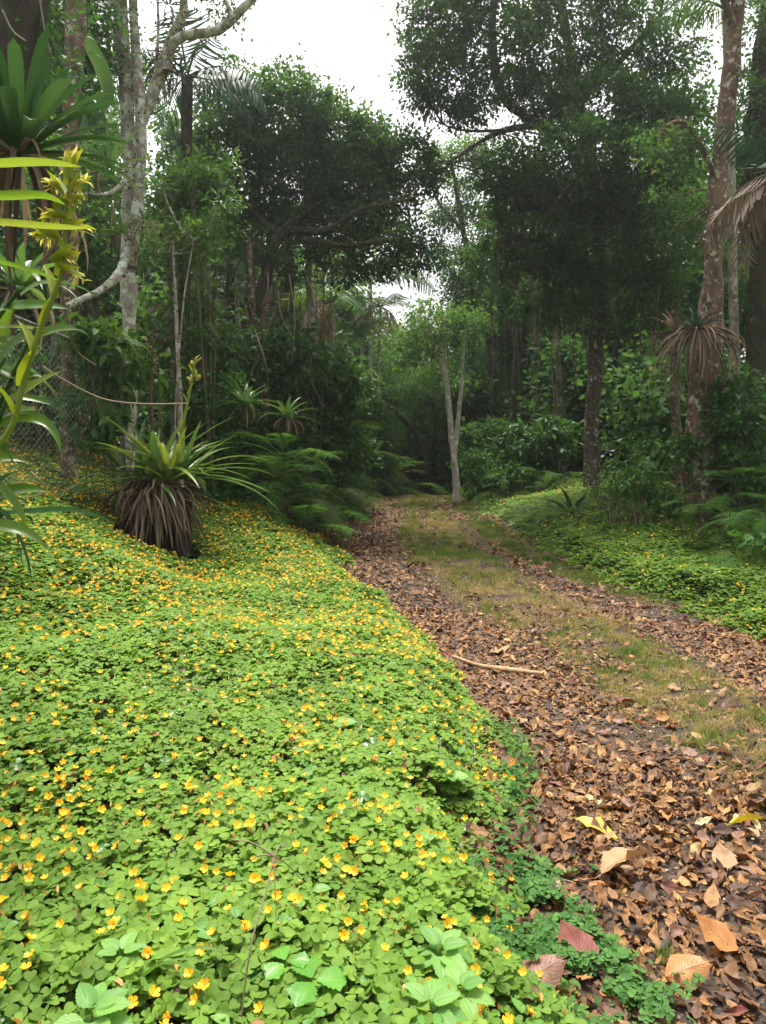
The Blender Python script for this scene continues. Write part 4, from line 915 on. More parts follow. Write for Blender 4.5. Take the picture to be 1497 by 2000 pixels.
shrub(560, 690, 11, 70, 60, 1800, 'dark bush at the base of the pale crooked trunk', 'shrub', .09, OVATE, .3)
shrub(640, 740, 12.5, 80, 60, 2600, 'glossy leaved bush below the palms', 'shrub', .10, OVATE, .6)
shrub(680, 800, 16.9, 60, 60, 2200, 'pointed leaf bush right below the thin palms', 'shrub', .10, LANCE, .6)
shrub(520, 770, 12.3, 70, 60, 1800, 'dark shady bush between the dome tree and the ferns', 'shrub', .09, OVATE, .3)
shrub(600, 800, 13, 70, 50, 1500, 'low bush behind the bracken bank', 'shrub', .08, OVATE, .35)
shrub(735, 900, 17.6, 45, 55, 1600, 'small bush at the left side of the dark opening', 'crown_dark', .09, OVATE, .4)
shrub(950, 870, 17, 55, 55, 2200, 'bush right of the slender two stemmed tree', 'crown_dark', .11, OVATE, .3)
shrub(940, 910, 15.3, 45, 35, 1200, 'low green bush right beside the foot of the slender tree', 'shrub', .08, OVATE, .6)
shrub(910, 770, 19, 45, 55, 1700, 'glossy leaved bush behind the slender tree stems', 'crown_dark', .12, OVATE, .3)  # darker foliage colour imitates the shade at the road end
shrub(1430, 790, 9.4, 80, 70, 2200, 'leafy shrub with fresh green shoots at the right edge above the tree fern', 'shrub', .08, OVATE, .55)
shrub(1455, 850, 9.2, 60, 55, 1500, 'pale green soft leaved bush at the right edge', 'shrub_bright', .06, OVATE, .25)
shrub(1345, 880, 9.4, 45, 40, 700, 'small leafy shrub at the foot of the lichen patched right trunk', 'shrub', .08, OVATE, .5)
shrub(1250, 935, 9.6, 40, 28, 420, 'upright green weeds at the edge of the right verge', 'shrub_bright', .11, LANCE, .25)
shrub(1190, 945, 10, 35, 18, 380, 'small ferny weeds beside the foot of the huge right tree', 'shrub_bright', .06, LANCE, .2)
shrub(1060, 860, 15, 80, 50, 1500, 'dark broad leaved undergrowth left of the huge right tree', 'shrub', .16, LANCE, .25)
shrub(1485, 1052, 7.4, 30, 26, 34, 'plant with large smooth oval leaves at the right edge of the right verge', 'shrub_bright', .13, OVATE, .35, .12, skirt=0, nst=5)
shrub(1010, 930, 14.5, 60, 25, 900, 'low green growth on the crest of the right verge', 'shrub', .08, OVATE, .5)
shrub(60, 780, 8.6, 90, 110, 1200, 'shaded bush behind the fence mesh', 'shrub', .08, OVATE, .3)

shrub(600, 840, 13, 80, 45, 3000, 'feathery low bush behind the light green fern', 'shrub_bright', .045, LANCE, .2)
shrub(685, 860, 16.6, 55, 60, 3400, 'rounded bush behind the bracken, left of the thin palm feet', 'shrub', .07, OVATE, .6)
shrub(650, 790, 13, 60, 45, 2200, 'leafy bush hiding the feet of the thin palms', 'shrub', .08, OVATE, .55)
shrub(735, 870, 17, 40, 75, 3400, 'tall narrow bush at the road end, left of the dark opening', 'crown_dark', .08, LANCE, .2)  # bush coloured dark to stand for the shade beside the opening
shrub(715, 810, 17, 40, 50, 1500, 'mid height bush right of the thin palms', 'shrub', .08, OVATE, .6)
shrub(540, 840, 12.5, 60, 40, 1700, 'brownish green bush between the two light green ferns', 'shrub_dry', .05, LANCE, .7)
# fine undergrowth mass in the shade
ug = MB()
bl = []
for k in range(60):
    sd_ = k % 2; y = U(8, 24); x = (float(el(y))-U(2.8, 9)) if sd_ else (float(er(y))+U(3.2, 9))
    bl.append((np.array([x, y, float(G(x, y))+.45]), (.9, .9, .55)))
clumpy_leaves(ug, bl, 34000, .10, OVATE, .2, 0, .6, .35, dens=40, hollow=.1)
ug.build('undergrowth', M['shrub'], kind='stuff')['label'] = 'shaded low leafy undergrowth under the trees'

# Y shaped bare sapling
th = thing('sapling', P(338, 1040, 9), 'thin bare sapling forking into a Y with a few leaves, right of the lichen tree', 'sapling')
tm = MB(); src = branches(tm, [([(338, 1040, 9), (342, 900, 9), (345, 760, 9), (358, 600, 9), (366, 540, 9), (379, 468, 9)], [2.2, 2.2, 2, 1.8, 1.7, 1.6]), ([(379, 468, 9), (350, 440, 9), (330, 400, 9), (318, 370, 9)], [2, 1.8, 1.4, .8]), ([(379, 468, 9), (405, 450, 9), (415, 430, 9), (425, 400, 9)], [2, 1.8, 1.4, .8])])
tm.build('stem', M['bark_pale'], th); cm = MB(); clumpy_leaves(cm, [px_blob(440, 395, 9, 35, 22), px_blob(318, 365, 9, 14, 12), px_blob(418, 430, 9, 20, 12)], 220, .075, LANCE, .08, vbase=.7, dens=12); cm.build('foliage', M['shrub'], th)

# ------------------------------------------------------------------ ferns
def fern(px, py, base_py, n, Lpx, label, mat='fern', e0=1.0, droop=.75, var=(.2, .8), pw=.34, dmax=9.8, nb=4):
    g_ = ground_at(px, base_py); d = min(g_[1], dmax); p = P(px, py, d); g = float(G(p[0], p[1])); b = np.array([p[0], p[1], g]); L = Lpx*d/FPX
    th = thing('fern', b, label, 'fern'); mb = MB(); s_ = MB(); H = max(.1, p[2]-g)
    for q in range(nb):
        bb = b + np.array([U(-.45, .45)*L, U(-.1, .5)*L, 0]); bb[2] = float(G(bb[0], bb[1])); h = H*(.12+.75*q/nb) if nb > 2 else 0
        top = bb + [0, 0, h]
        fronds(mb, top, max(4, int(n*.62)), L*U(.6, .95), e0*U(.6, 1.1), droop*U(.9, 1.2), pw, 16, var=var, pinn=9)
        tube(s_, [bb-[0, 0, .05], (bb+top)/2+rng.normal(0, .03, 3), top+[0, 0, .02]], [.012, .008], 6, 8, var=.1)
    mb.build('fronds', M[mat], th); s_.build('stem', M['twig'], th)
    return th
fern(482, 860, 945, 12, 165, 'bright green fern with a dark upright stem at the edge of the left verge', 'fern_bright', .75, .8)
fern(590, 850, 950, 12, 165, 'fresh light green fern in the middle of the bracken bank', 'fern_bright', .7, .7)
fern(530, 900, 955, 9, 150, 'grey green drooping fern below the bright fern', 'fern', .8, .95)
fern(610, 915, 962, 10, 160, 'dusty fern spreading towards the flowers, tips turning brown', 'fern_grey', .8, 1.0)
fern(560, 985, 1000, 9, 90, 'small dark fern standing alone in the flowers of the left verge', 'fern', 1.0, .9, nb=2)
fern(640, 860, 950, 11, 180, 'large dark fern arching toward the road', 'fern', .9, .85, dmax=12.5)
fern(668, 905, 960, 12, 150, 'bracken clump overhanging the road edge', 'fern', .9, .95, dmax=16.5)
fern(735, 925, 968, 12, 120, 'pale tipped bracken nearest the road', 'fern_grey', .8, 1.0, var=(.3, 1), dmax=17.5)
fern(640, 925, 958, 12, 130, 'low bracken on the corner of the left verge', 'fern', .8, 1.0, dmax=12.6)
fern(735, 880, 968, 12, 150, 'high bracken clump beside the dark opening', 'fern', .9, .9, dmax=18)
fern(450, 820, 940, 9, 140, 'dark fern behind the tips of the bromeliad leaves', 'fern', .9, .8)
fern(560, 820, 940, 9, 150, 'shaded fern behind the light green fern', 'fern', .9, .8)
fern(1455, 905, 1000, 12, 185, 'large light green fern arching over the right verge', 'fern_bright', .8, .75, var=(.2, 1), dmax=8.6)
fern(1400, 950, 1010, 9, 125, 'fern with brown stems under the large light green fern', 'fern', .7, .8, dmax=8.3)
fern(1480, 970, 1020, 9, 135, 'dim fern at the right edge with a skirt of brown stalks', 'fern', .6, .9, dmax=7.6)
fern(990, 915, 950, 8, 70, 'small fern on the bank behind the right verge', 'fern', .9, .9, dmax=14)
fern(1040, 905, 950, 8, 75, 'small shaded fern left of the huge right tree', 'fern', .9, .9, dmax=14)
bs_ = MB(); p = P(1400, 1000, 8.5)
for k in range(60):
    b = p+[U(-.3, .9), U(.0, 1.0), 0]; b[2] = float(G(b[0], b[1])); t = b+[rng.normal(0, .12), rng.normal(0, .12), U(.2, .65)]
    tube(bs_, [b, (b+t)/2+rng.normal(0, .05, 3), t], [.006, .003], 4, 6, var=rng.random())
tag(bs_.build('dead_fern_stalks', M['dead_dark']), 'tangle of brown dead fern stalks under the right ferns', 'dead stalks')

# ------------------------------------------------------------------ bromeliads and orchid-like plants
def dead_skirt(mb, base, r, h, n, W=.02):
    for k in range(n):
        a = U(0, 6.28); b = np.asarray(base)+[r*math.cos(a)*.6, r*math.sin(a)*.6, h*U(.75, 1.05)]
        strap_leaf(mb, b, a+U(-.8, .8), U(-1.57, -.95) if k % 4 else U(-.3, .3), h*U(.6, 1.05), W*U(.4, 1.1), U(-.25, .3) if k % 4 else 1.5, 7, rng.random(), fold=U(.2, 1.2))
def spike(mb, pts, r, nb, bl, bw, var=(.2, .9), mat=0, spread=.9, start=.1, up=.8):
    c = tube(mb, pts, [r, r*.6], 7, 30, 0, mat, .3); n = len(c)
    for k in range(nb):
        i_ = int(n*(start+(1-start)*k/nb)); az = k*2.4
        strap_leaf(mb, c[min(i_, n-1)], az, up+U(-.2, .2), bl*U(.7, 1.2), bw, .3, 5, U(*var), mat, .8)
    return c
# ground bromeliad
b = ground_at(312, 1068); b = np.array([b[0], b[1], float(G(b[0], b[1]))]); D0 = b[1]
k = D0/FPX
th = thing('bromeliad', b, 'large ground bromeliad with a shaggy skirt of dead brown leaves standing in the yellow flowers', 'bromeliad')
lm = MB(); H0 = 115*k
for (dx, hh) in ((-45*k, H0*1.0), (40*k, H0*1.15), (0, H0*1.2)):
    bb = b+[dx, U(-.05, .05), hh]
    rosette(lm, bb, 18, 215*k, .036, (.0, 1.2), (.3, .8), (.45, 1))
lm.build('leaves', M['strap'], th)
lm = MB(); rosette(lm, b+[25*k, -.08, H0*1.1], 20, 185*k, .030, (.1, 1.3), (.4, .9), (.5, 1)); lm.build('bright_leaves', M['strap_bright'], th)
dm = MB(); dead_skirt(dm, b, 60*k, H0*1.1, 180, .019); dead_skirt(dm, b+[0, 0, .05], 50*k, H0*.9, 90, .012); rosette(dm, b+[-.1, -.05, H0*.9], 14, 120*k, .012, (-.4, .6), (.9, 2.0), (.3, 1)); rosette(dm, b+[.15, -.05, H0*.8], 14, 110*k, .012, (-.5, .5), (.9, 2.0), (.3, 1)); rosette(dm, b+[0, 0, H0], 16, 110*k, .016, (-.1, .8), (.7, 1.5), (.2, 1)); dm.build('dead_leaves', M['dead_leaf'], th)
sk = MB(); tube(sk, [b-[0, 0, .1], b+[0, 0, H0*1.1]], [30*k, 28*k], 12, 10, .4); tube(sk, [b+[45*k, 0, -.1], b+[45*k, 0, H0]], [20*k, 18*k], 12, 10, .4); sk.build('stump', M['bark_dark'], th)
sp = MB(); spike(sp, [P(302, 900, D0), P(298, 820, D0), P(296, 740, D0), P(300, 660, D0)], .020, 16, .10, .014, (.2, .7), start=0, spread=.5)
spike(sp, [P(316, 880, D0), P(312, 780, D0), P(310, 690, D0)], .009, 10, .06, .008, (.1, .5)); sp.build('dead_flower_stalk', M['dead_leaf'], th)
sp = MB()
for q in range(110):
    t = rng.random(); c = P(296+12*t+rng.normal(0, 14), 720-125*t, D0+rng.normal(0, .06)); strap_leaf(sp, c, U(0, 6.28), U(.0, 1.2), .05, .009, .5, 3, rng.random(), 0, .8)
sp.build('seed_head', M['dead_dark'], th)
ys_ = MB(); spike(ys_, [P(352, 880, D0-.1), P(358, 830, D0-.1), P(368, 780, D0-.1), P(376, 740, D0-.1), P(382, 700, D0-.1)], .018, 9, .12, .018, (.1, .5), start=0, up=1.15)
for (qx, qy, aa) in ((372, 748, 2.6), (386, 742, .4), (381, 730, 1.6), (378, 716, 2.2), (384, 706, .8)):
    for z_ in range(9):
        strap_leaf(ys_, P(qx+rng.normal(0, 2), qy+rng.normal(0, 4), D0-.1), aa+U(-.5, .5), 1.0, .055, .013, .4, 3, U(.5, 1), 0, .8)
ys_.build('flower_spike', M['yellow_bract'], th)

def small_brom(px, py, d, n, L, W, label, mat='strap', dead=0, e0=(.1, 1.3), spike_=None, name='bromeliad', cat='bromeliad', droop=(.5, 1.1), skirt=.3, on_ground=False, blunt=0, azr=(0, 6.283), var=(.2, .8)):
    p = P(px, py, d)
    if on_ground: p[2] = float(G(p[0], p[1]))
    th = thing(name, p, label, cat); mb = MB(); rosette(mb, p, n, L, W, e0, droop, var, blunt=blunt, azr=azr); mb.build('leaves', M[mat], th)
    if dead:
        dm = MB(); 
        for q in range(dead):
            a = U(0, 6.28); strap_leaf(dm, p+[.05*math.cos(a), .05*math.sin(a), -.02], a, U(-1.2, .1), skirt*U(.6, 1.2), W*.45, U(.7, 1.4), 7, rng.random(), fold=1.0)
        dm.build('dead_leaves', M['dead_leaf'], th)
    return th
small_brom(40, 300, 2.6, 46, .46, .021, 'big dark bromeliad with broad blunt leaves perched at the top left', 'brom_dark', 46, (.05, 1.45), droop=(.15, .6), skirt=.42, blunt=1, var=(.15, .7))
small_brom(238, 455, 8.5, 13, .30, .016, 'small bromeliad clinging to the middle of the lichen trunk', 'strap_bright', 10, skirt=.3)
small_brom(222, 400, 8.5, 10, .26, .014, 'upper small bromeliad on the left side of the lichen trunk', 'strap', 6)
small_brom(284, 430, 8.5, 10, .25, .014, 'small bromeliad on the right side of the lichen trunk above hanging dry leaves', 'strap', 12, skirt=.4)
small_brom(330, 10, 8.6, 8, .25, .014, 'little bromeliad on the upper branch of the lichen tree', 'strap_dark', 2)
small_brom(352, 150, 8.7, 12, .34, .016, 'dark spiky bromeliad in the fork of the lichen tree', 'strap_dark', 10)
small_brom(1362, 640, 9.1, 16, .5, .025, 'bromeliad on the right trunk whose grey brown dead leaves hang in a bunch', 'strap_dark', 70, skirt=.85, e0=(.1, 1.2))
small_brom(1330, 740, 9.3, 12, .5, .022, 'green bromeliad low on the left side of the right trunk', 'strap', 6)
small_brom(1320, 650, 9.6, 10, .45, .025, 'withered bromeliad left of the hanging dead bunch', 'dead_leaf', 14, e0=(.6, 1.4))
small_brom(1225, 960, 9.4, 10, .32, .022, 'wilted brown bromeliad on the ground behind the right verge', 'dead_leaf', 12, on_ground=True)
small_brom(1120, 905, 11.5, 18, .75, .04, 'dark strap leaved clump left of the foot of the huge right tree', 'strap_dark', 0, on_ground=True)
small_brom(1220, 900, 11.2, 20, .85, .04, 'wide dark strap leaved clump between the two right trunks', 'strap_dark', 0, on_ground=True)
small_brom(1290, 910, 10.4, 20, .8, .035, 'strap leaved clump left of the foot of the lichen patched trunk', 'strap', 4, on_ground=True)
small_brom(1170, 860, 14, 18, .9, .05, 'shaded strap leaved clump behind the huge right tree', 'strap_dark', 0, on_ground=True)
small_brom(1300, 985, 8.2, 14, .35, .014, 'grassy brown and green tuft at the back of the right verge', 'strap', 24, on_ground=True, skirt=.4)
small_brom(480, 790, 9.2, 16, .55, .03, 'bromeliad with a small yellow flower head behind the ferns', 'strap', 6)
small_brom(560, 815, 9.6, 12, .5, .028, 'bromeliad with arching leaves above the light green fern', 'strap', 8)
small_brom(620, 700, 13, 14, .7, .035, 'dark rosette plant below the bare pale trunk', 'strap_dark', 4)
small_brom(700, 740, 14, 14, .7, .035, 'bright strap leaved clump among the thin palms', 'strap', 2)
small_brom(40, 560, 3.4, 16, .36, .022, 'leafy strap plant at the left edge under the big bromeliad', 'strap', 6)
small_brom(270, 1100, 5.6, 12, .40, .020, 'young bromeliad with arching leaves among the flowers before the dead skirt', 'strap', 0, on_ground=True, e0=(.5, 1.3), droop=(.5, .9))
small_brom(215, 330, 7.6, 12, .7, .02, 'strap leaved plant with yellow flower heads behind the lichen trunk', 'strap', 6)

# yellow-green flowering spike plant close at the left edge
b = P(20, 800, 1.9)
th = thing('flowering_spike_plant', [b[0], b[1], float(G(b[0], b[1]))], 'tall yellow green flower spike with scruffy bracts rising at the left edge', 'plant')
sp = MB(); dd = 1.9
spine = [P(-40, 900, dd), P(20, 840, dd), P(48, 740, dd), P(80, 640, dd), P(112, 560, dd), P(126, 500, dd), P(128, 420, dd), P(138, 350, dd), P(140, 300, dd)]
tube(sp, spine, [.009, .008, .007, .007, .006, .005, .005, .004, .003], 8, 50, .05, 0, .15)
spc = spline(spine, 40)
for q in range(6, 34, 3): strap_leaf(sp, spc[q], U(-.4, .6) if q % 2 else U(2.4, 3.6), 1.25, .10, .016, .25, 5, U(.05, .4), 0, .8)
sp.build('stem', M['yellow_bract'], th)
for (qx, qy, az, ee, nn) in ((140, 318, 1.5, 1.4, 26), (104, 362, 2.7, .6, 22), (158, 358, .5, .9, 16), (142, 394, .2, .5, 24), (104, 425, 2.9, .2, 22), (86, 462, 3.0, .25, 26), (155, 445, 0.3, .2, 18), (140, 505, -.2, .3, 22), (150, 540, -.4, -.4, 14)):
    fb = MB(); o3 = P(qx, qy, dd); ax = np.array([math.cos(az)*math.cos(ee), .2, math.sin(ee)])
    strap_leaf(fb, o3-ax*.045, az, ee, .085, .017, .1, 6, .35, 0, .7); strap_leaf(fb, o3-ax*.045+[0, -.004, 0], az, ee+.25, .07, .013, -.1, 6, .25, 0, .7)
    for z_ in range(nn): strap_leaf(fb, o3+ax*U(-.02, .015)+rng.normal(0, .005, 3), az+rng.normal(0, .9), ee+rng.normal(0, .8), U(.018, .034), .0035, .4, 4, U(.6, 1), 0, .5)
    fb.build('flower_head', M['yellow_bract'], th)
# leafy cane plant at left edge
b = P(10, 900, 2.1)
th = thing('cane_plant', [b[0], b[1], float(G(b[0], b[1]))], 'leafy cane with light green lance leaves pointing right at the left edge of the photo', 'plant')
cm = MB(); sm2 = MB()
for (sx, sy, ex, ey, n_) in ((-60, 960, 70, 640, 16), (-80, 760, 40, 560, 11), (-60, 1050, 20, 760, 12), (-90, 900, 10, 700, 10)):
    c = spline([P(sx, sy, 2.1), P((sx+ex)/2-8, (sy+ey)/2, 2.05), P(ex, ey, 2.0)], n_+2); tube(sm2, c, [.008, .005], 6, 20, var=.3)
    for q in range(1, n_+1):
        az = (U(-.55, .35) if q % 2 else U(2.6, 3.6)) ; strap_leaf(cm, c[q]+rng.normal(0, .01, 3), az+rng.normal(0, .35), U(-.7, .8), U(.10, .24), U(.011, .024), U(.2, 1.0), 9, U(.15, .95), 0, .3, roll=(1 if math.cos(az) > 0 else -1)*U(.5, 1.1))
cm.build('leaves', M['strap_bright'], th); sm2.build('stem', M['strap'], th)
def straps(label, specs, mat, cat='strap leaf', name='strap_leaf_plant'):
    b = P(*specs[0][0][0]); th = thing(name, [b[0], b[1], float(G(b[0], b[1]))], label, 'plant'); mb = MB()
    for pts, w0, v in specs:
        c = spline([P(*q) for q in pts], 16); t = unit(np.gradient(c, axis=0)); s_ = unit(np.cross(t, [0, .6, .8])); s_ = s_*1.0
        tt = np.linspace(0, 1, 16); wd = w0*np.interp(tt, [0, .5, .85, 1], [.9, 1, .55, .03]); us = np.array([-1, 0, 1.])
        v_ = c[:, None]+us[None, :, None]*wd[:, None, None]*s_[:, None]+ (np.abs(us)*.3)[None, :, None]*wd[:, None, None]*np.cross(s_, t)[:, None]
        i = np.arange(15)[:, None]*3; j = np.arange(2)[None]; mb.add(v_.reshape(-1, 3), np.stack([i+j, i+j+1, i+4+j, i+3+j], -1).reshape(-1, 4), 0, v, np.stack(np.broadcast_arrays(us[None, :], tt[:, None]), -1).reshape(-1, 2))
    mb.build('leaves', M[mat], th); return th
straps('three long flat yellow green leaves reaching in horizontally from the left edge', [([(-140, 330, 1.7), (0, 320, 1.65), (90, 318, 1.6), (160, 326, 1.6)], .011, .8), ([(-140, 380, 1.7), (-10, 384, 1.65), (80, 382, 1.6), (130, 400, 1.6)], .012, .6), ([(-140, 430, 1.7), (0, 435, 1.65), (100, 443, 1.6), (180, 446, 1.6)], .010, .85), ([(-120, 480, 1.7), (0, 512, 1.65), (60, 528, 1.6), (118, 548, 1.6)], .008, .5)], 'strap_bright')
straps('dark grey green strap leaves arching out of the left edge over the flowers', [([(-120, 1100, 2.6), (-10, 1015, 2.7), (60, 1000, 2.8), (150, 998, 2.9), (225, 1020, 3.0)], .022, .6), ([(-60, 980, 2.5), (0, 1000, 2.5), (40, 1060, 2.45), (64, 1140, 2.4)], .026, .8), ([(-100, 1080, 2.6), (-20, 1020, 2.7), (20, 1010, 2.7), (50, 1130, 2.6)], .018, .5), ([(-80, 1000, 2.6), (0, 940, 2.6), (50, 915, 2.7), (100, 898, 2.8)], .016, .4), ([(-100, 1010, 2.6), (0, 975, 2.6), (30, 972, 2.7), (55, 984, 2.8)], .016, .3)], 'strap_dark')
straps('broad dark heart shaped philodendron leaf hanging between the top left trunks', [([(165, 80, 6.5), (185, 120, 6.4), (205, 170, 6.3), (200, 222, 6.2)], .11, .3), ([(150, 205, 6.5), (160, 225, 6.4), (162, 270, 6.3), (166, 300, 6.2)], .05, .2)], 'crown_mid', name='philodendron')

# ------------------------------------------------------------------ chain link fence
A = P(-60, 1010, 6.0); B = P(243, 1005, 8.1); A[2] = float(G(A[0], A[1])); B[2] = float(G(B[0], B[1]))
th = thing('chain_link_fence', B, 'rusty grey chain link fence half hidden by leaves behind the left plants', 'fence')
fd = B-A; Lf = math.hypot(fd[0], fd[1]); Hf = 1.68
def fp(s, h): return A + fd*(s/Lf) + np.array([0, 0, h])
mb = MB(); pitch = .065; nw = int((Lf+Hf)/pitch); 
for k in range(-int(Hf/pitch), int(Lf/pitch)+1):
    for sg in (1, -1):
        s0 = k*pitch if sg > 0 else k*pitch+Hf; s1 = s0+sg*Hf; h0, h1 = 0.0, Hf
        a0, a1, b0, b1 = s0, s1, h0, h1
        if a0 < 0: b0 += -a0 if sg > 0 else 0; a0 = max(a0, 0)
        if a1 > Lf: b1 -= (a1-Lf); a1 = Lf
        if sg < 0:
            a0, a1, b0, b1 = s0, s1, 0.0, Hf
            if a0 > Lf: b0 = a0-Lf; a0 = Lf
            if a1 < 0: b1 = Hf+a1; a1 = 0
        if b1-b0 < .05: continue
        off = np.array([0, .003*sg, 0]); tube(mb, [fp(a0, b0)+off, fp(a1, b1)+off], [.0022], 3, 4)
mb.build('mesh', M['wire'], th)
mb = MB(); tube(mb, [fp(Lf, -.15), fp(Lf, Hf+.03)], [.028], 10, 6); mb.build('post', M['wire'], th)
mb = MB(); tube(mb, [fp(0, -.15), fp(0, Hf+.03)], [.028], 10, 6); mb.build('post', M['wire'], th)
mb = MB(); tube(mb, [fp(0, Hf), fp(Lf, Hf)], [.018], 8, 6); mb.build('top_rail', M['wire'], th)

# ------------------------------------------------------------------ small plants in the foreground verge
def serrated(nx, ny, a, teeth, depth, tpow=.8):
    v, f, uv = grid_leaf(nx, ny, lambda t: .02+a*math.sin(math.pi*min(1, t)**tpow)**.75, .25, .18)
    t = uv[:, 1]; edge = np.abs(uv[:, 0]) > .99; v = v.copy(); saw = 1+depth*((t*teeth) % 1 - .5); v[edge, 0] *= saw[edge]; return v, f, uv
MINT = serrated(4, 18, .31, 9, .22, .62); STRAWB = serrated(4, 14, .46, 7, .34, 1.25); HEART = grid_leaf(4, 8, lambda t: .05+.47*math.sin(math.pi*(t**.55))**.8, .25, .2)
def cover_top(px, py, extra=.0):
    for d in np.arange(1.0, 8, .01):
        p = P(px, py, d); h = float(bedh(p[0], p[1])); 
        if p[2] <= float(G(p[0], p[1])) + max(0, h)+extra: return p
    return p
def leafy(px, py, n, L, mat, tpl, label, name='herb', up=.02, spread=.05, tiers=1, elev=.35):
    p = cover_top(px, py, up); g = float(G(p[0], p[1])); th = thing(name, [p[0], p[1], g], label, 'plant'); mb = MB()
    for q in range(n):
        az = q*2*math.pi/n*1.0 + (0 if n < 5 else (q//4)*.7) + U(-.2, .2); tier = q // 4 if n > 4 else 0
        f = np.array([math.cos(az), math.sin(az), elev - .35*tier+U(-.1, .1)]); nr = np.array([0, -.25, 1.])
        mb.inst(tpl, (p+[0, 0, -.012*tier]+f*.008*(1+tier))[None], rot(f[None], nr[None]), L*U(.8, 1.1)*(.8+.25*tier), rng.random())
    mb.build('leaves', M[mat], th); s_ = MB(); tube(s_, [[p[0], p[1], g], p], [.003, .002], 5, 5); s_.build('stem', M['grass_green'], th); return th
leafy(612, 1915, 3, .085, 'strawberry', STRAWB, 'three lobed bright wild strawberry leaf near the bottom edge', up=.03, elev=.05)
leafy(560, 1880, 3, .062, 'strawberry', STRAWB, 'smaller strawberry leaf left of the large bright one', up=.02, elev=.1)
leafy(860, 1850, 8, .075, 'mint', MINT, 'soft light green nettle like plant with serrated leaves at the lower right of the flowers', up=.04)
leafy(900, 1930, 6, .07, 'mint', MINT, 'serrated light green plant just below the nettle like plant', up=.03)
leafy(840, 1960, 8, .072, 'mint', MINT, 'pale serrated leaf cluster at the bottom edge, right of the strawberry leaf', up=.04)
leafy(180, 1975, 8, .085, 'mint', MINT, 'light green serrated plant at the bottom left corner', up=.05)
leafy(235, 1860, 5, .065, 'mint', MINT, 'yellow green serrated leaves just above the grass tuft', up=.02)
leafy(885, 1520, 4, .07, 'mint', HEART, 'heart shaped green leaves at the right side of the flower carpet', up=.03)
leafy(670, 1415, 3, .07, 'mint', HEART, 'single cluster of heart shaped leaves in the middle of the flower carpet', up=.02)
for (px, py) in ((858, 1470), (910, 1450), (925, 1480)):
    p = cover_top(px, py, .03); mb = MB(); q0 = np.array([p[0], p[1], float(G(p[0], p[1]))]); tube(mb, [q0, p+[0, 0, .05]], [.0016], 4, 5, mat=1)
    for z_ in range(16): mb.inst(BROAD, (p+[0, 0, -.03+.006*z_])[None], rot(rand_dirs(1)+[[0, 0, .4]], rand_dirs(1)), .010, rng.random())
    tag(mb.build('lilac_flower_spike', [M['lilac'], M['stem_red']]), 'small pale lilac flower spike above the heart shaped leaves', 'flower', 'lilac flower spikes')
# grass tuft
p = cover_top(255, 1900, .0); g = float(G(p[0], p[1]))
th = thing('grass_tuft', [p[0], p[1], g], 'tuft of long arching green grass blades at the bottom left', 'grass tuft'); mb = MB()
for az, L_ in ((-.2, .30), (-.5, .26), (-.9, .22), (-.05, .24), (.3, .16), (-1.3, .2), (2.6, .12), (-.7, .30)):
    strap_leaf(mb, [p[0], p[1], g+.10], az, .95, L_, .0065, .75, 14, U(.2, .6), fold=.5)
mb.build('blades', M['grass_green'], th)
# dry stalk
dk = MB(); q0 = cover_top(470, 1995, .0); q1 = P(535, 1672, q0[1]+.15)
tube(dk, [q0, P(490, 1850, q0[1]+.03), P(520, 1740, q0[1]+.1), q1], [.0022, .0015], 5, 18, var=.8)
for (tx, ty) in ((450, 1640), (600, 1735), (540, 1800), (480, 1690), (560, 1650)):
    t_ = P(tx, ty, q1[1]+U(-.08, .08)); tube(dk, [q1, (q1+t_)/2+[0, 0, .012], t_], [.0025, .0008], 4, 8, var=.6)
tag(dk.build('dry_stalk', M['twig']), 'dry brown forked grass stalk sticking up through the near flowers', 'stalk')
# creeping dark green plants spilling onto the track
cc = MB()
EDGE = [(1010, 1750, .16, .13), (1060, 1830, .14, .16), (1000, 1850, .12, .2), (1110, 1880, .12, .12), (1150, 1960, .16, .12), (1090, 1990, .12, .18), (1000, 1560, .06, .16), (1250, 1985, .05, .05), (1020, 1900, .16, .2)]
for (px, py, rx, ry) in EDGE:
    p = ground_at(px, py); n = int(760*rx*ry/.02); x = p[0]+rng.normal(0, rx*.62, n); y = p[1]+rng.normal(0, ry*.62, n)
    kq = noise(x*14+3, y*14) > .38; x, y = x[kq], y[kq]; n = len(x)
    cc.inst(TRI[0] if px > 0 else TRI[1], np.stack([x, y, G(x, y)+U(.01, .055, n)], -1), tilt_R(n, .35), U(.010, .020, n), rng.random(n)*.9)
cc.build('creeping_cover', M['edge_cover'], kind='stuff')['label'] = 'small dark green creeping plants spilling onto the brown leaves'
gl = MB(); n = 650; y = U(1.3, 4.0, n); x = el(y) + rng.normal(-.02, .05, n); LV = grid_leaf(2, 3, lambda t: .05+.3*math.sin(math.pi*t), .3, .15)
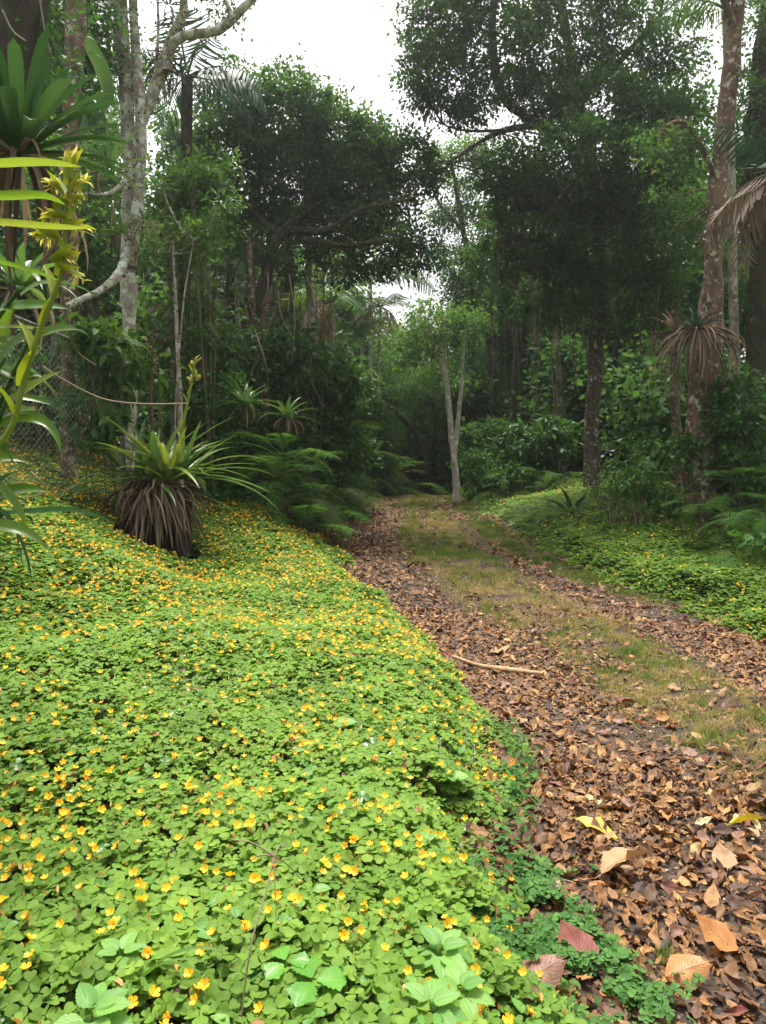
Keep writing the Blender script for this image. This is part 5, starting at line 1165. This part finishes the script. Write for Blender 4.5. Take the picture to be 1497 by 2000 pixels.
n = len(x); gl.inst(LV, np.stack([x, y, G(x, y)+U(.01, .10, n)], -1), tilt_R(n, .6), U(.018, .034, n), rng.random(n)*.7)
gl.build('glossy_edge_cover', M['edge_cover'], kind='stuff')['label'] = 'glossy small leaves creeping along the edge of the flower carpet'
# grass tufts on the litter
for (px, py, L_, lb) in ((1300, 1890, .05, 'small yellow green grass tuft among big leaves at the bottom of the track'), (1370, 1385, .05, 'grass tuft on the dark soil right of the fallen stick'), (1440, 1440, .04, 'thin low grass tuft near the right edge of the track')):
    p = ground_at(px, py); mb = MB(); n = 60; a = U(0, 6.28, n); r_ = .03*rng.random(n)
    x = p[0]+r_*np.cos(a)*1.6; y = p[1]+r_*np.sin(a); mb.inst(BL, np.stack([x, y, G(x, y)], -1), rot(np.stack([rng.normal(0, .4, n), rng.normal(0, .4, n), np.ones(n)], -1), rand_dirs(n)), np.stack([np.full(n, .004), U(.6, 1.3, n)*L_, np.full(n, L_)], -1), rng.random(n))
    tag(mb.build('grass_tuft', M['grass_green']), lb, 'grass tuft')

# ------------------------------------------------------------------ added haze volume standing in for lens glare over the crowns
bpy.context.view_layer.update()
zs = [(o.matrix_world @ Vector(c_))[2] for o in bpy.data.objects if o.type == 'MESH' for c_ in o.bound_box]
z0, z1 = min(zs)-1, max(max(zs), CAMZ)+.6
hv_ = np.array([[x, y, z] for x in (-206, 206) for y in (-66, 406) for z in (z0, z1)], float)
hf = np.array([[0,1,3,2],[4,6,7,5],[0,4,5,1],[2,3,7,6],[0,2,6,4],[1,5,7,3]])
hm = bpy.data.materials.new('glare_haze'); hm.use_nodes = True; hn = hm.node_tree; hn.nodes.clear()
pv = hn.nodes.new('ShaderNodeVolumePrincipled'); pv.inputs['Color'].default_value = (.93, .96, 1, 1); pv.inputs['Density'].default_value = GLARE_HAZE; pv.inputs['Anisotropy'].default_value = .6
ho = hn.nodes.new('ShaderNodeOutputMaterial'); hn.links.new(pv.outputs[0], ho.inputs['Volume'])
MB().add(hv_, hf).build('glare_haze', hm, smooth=False, kind='stuff')
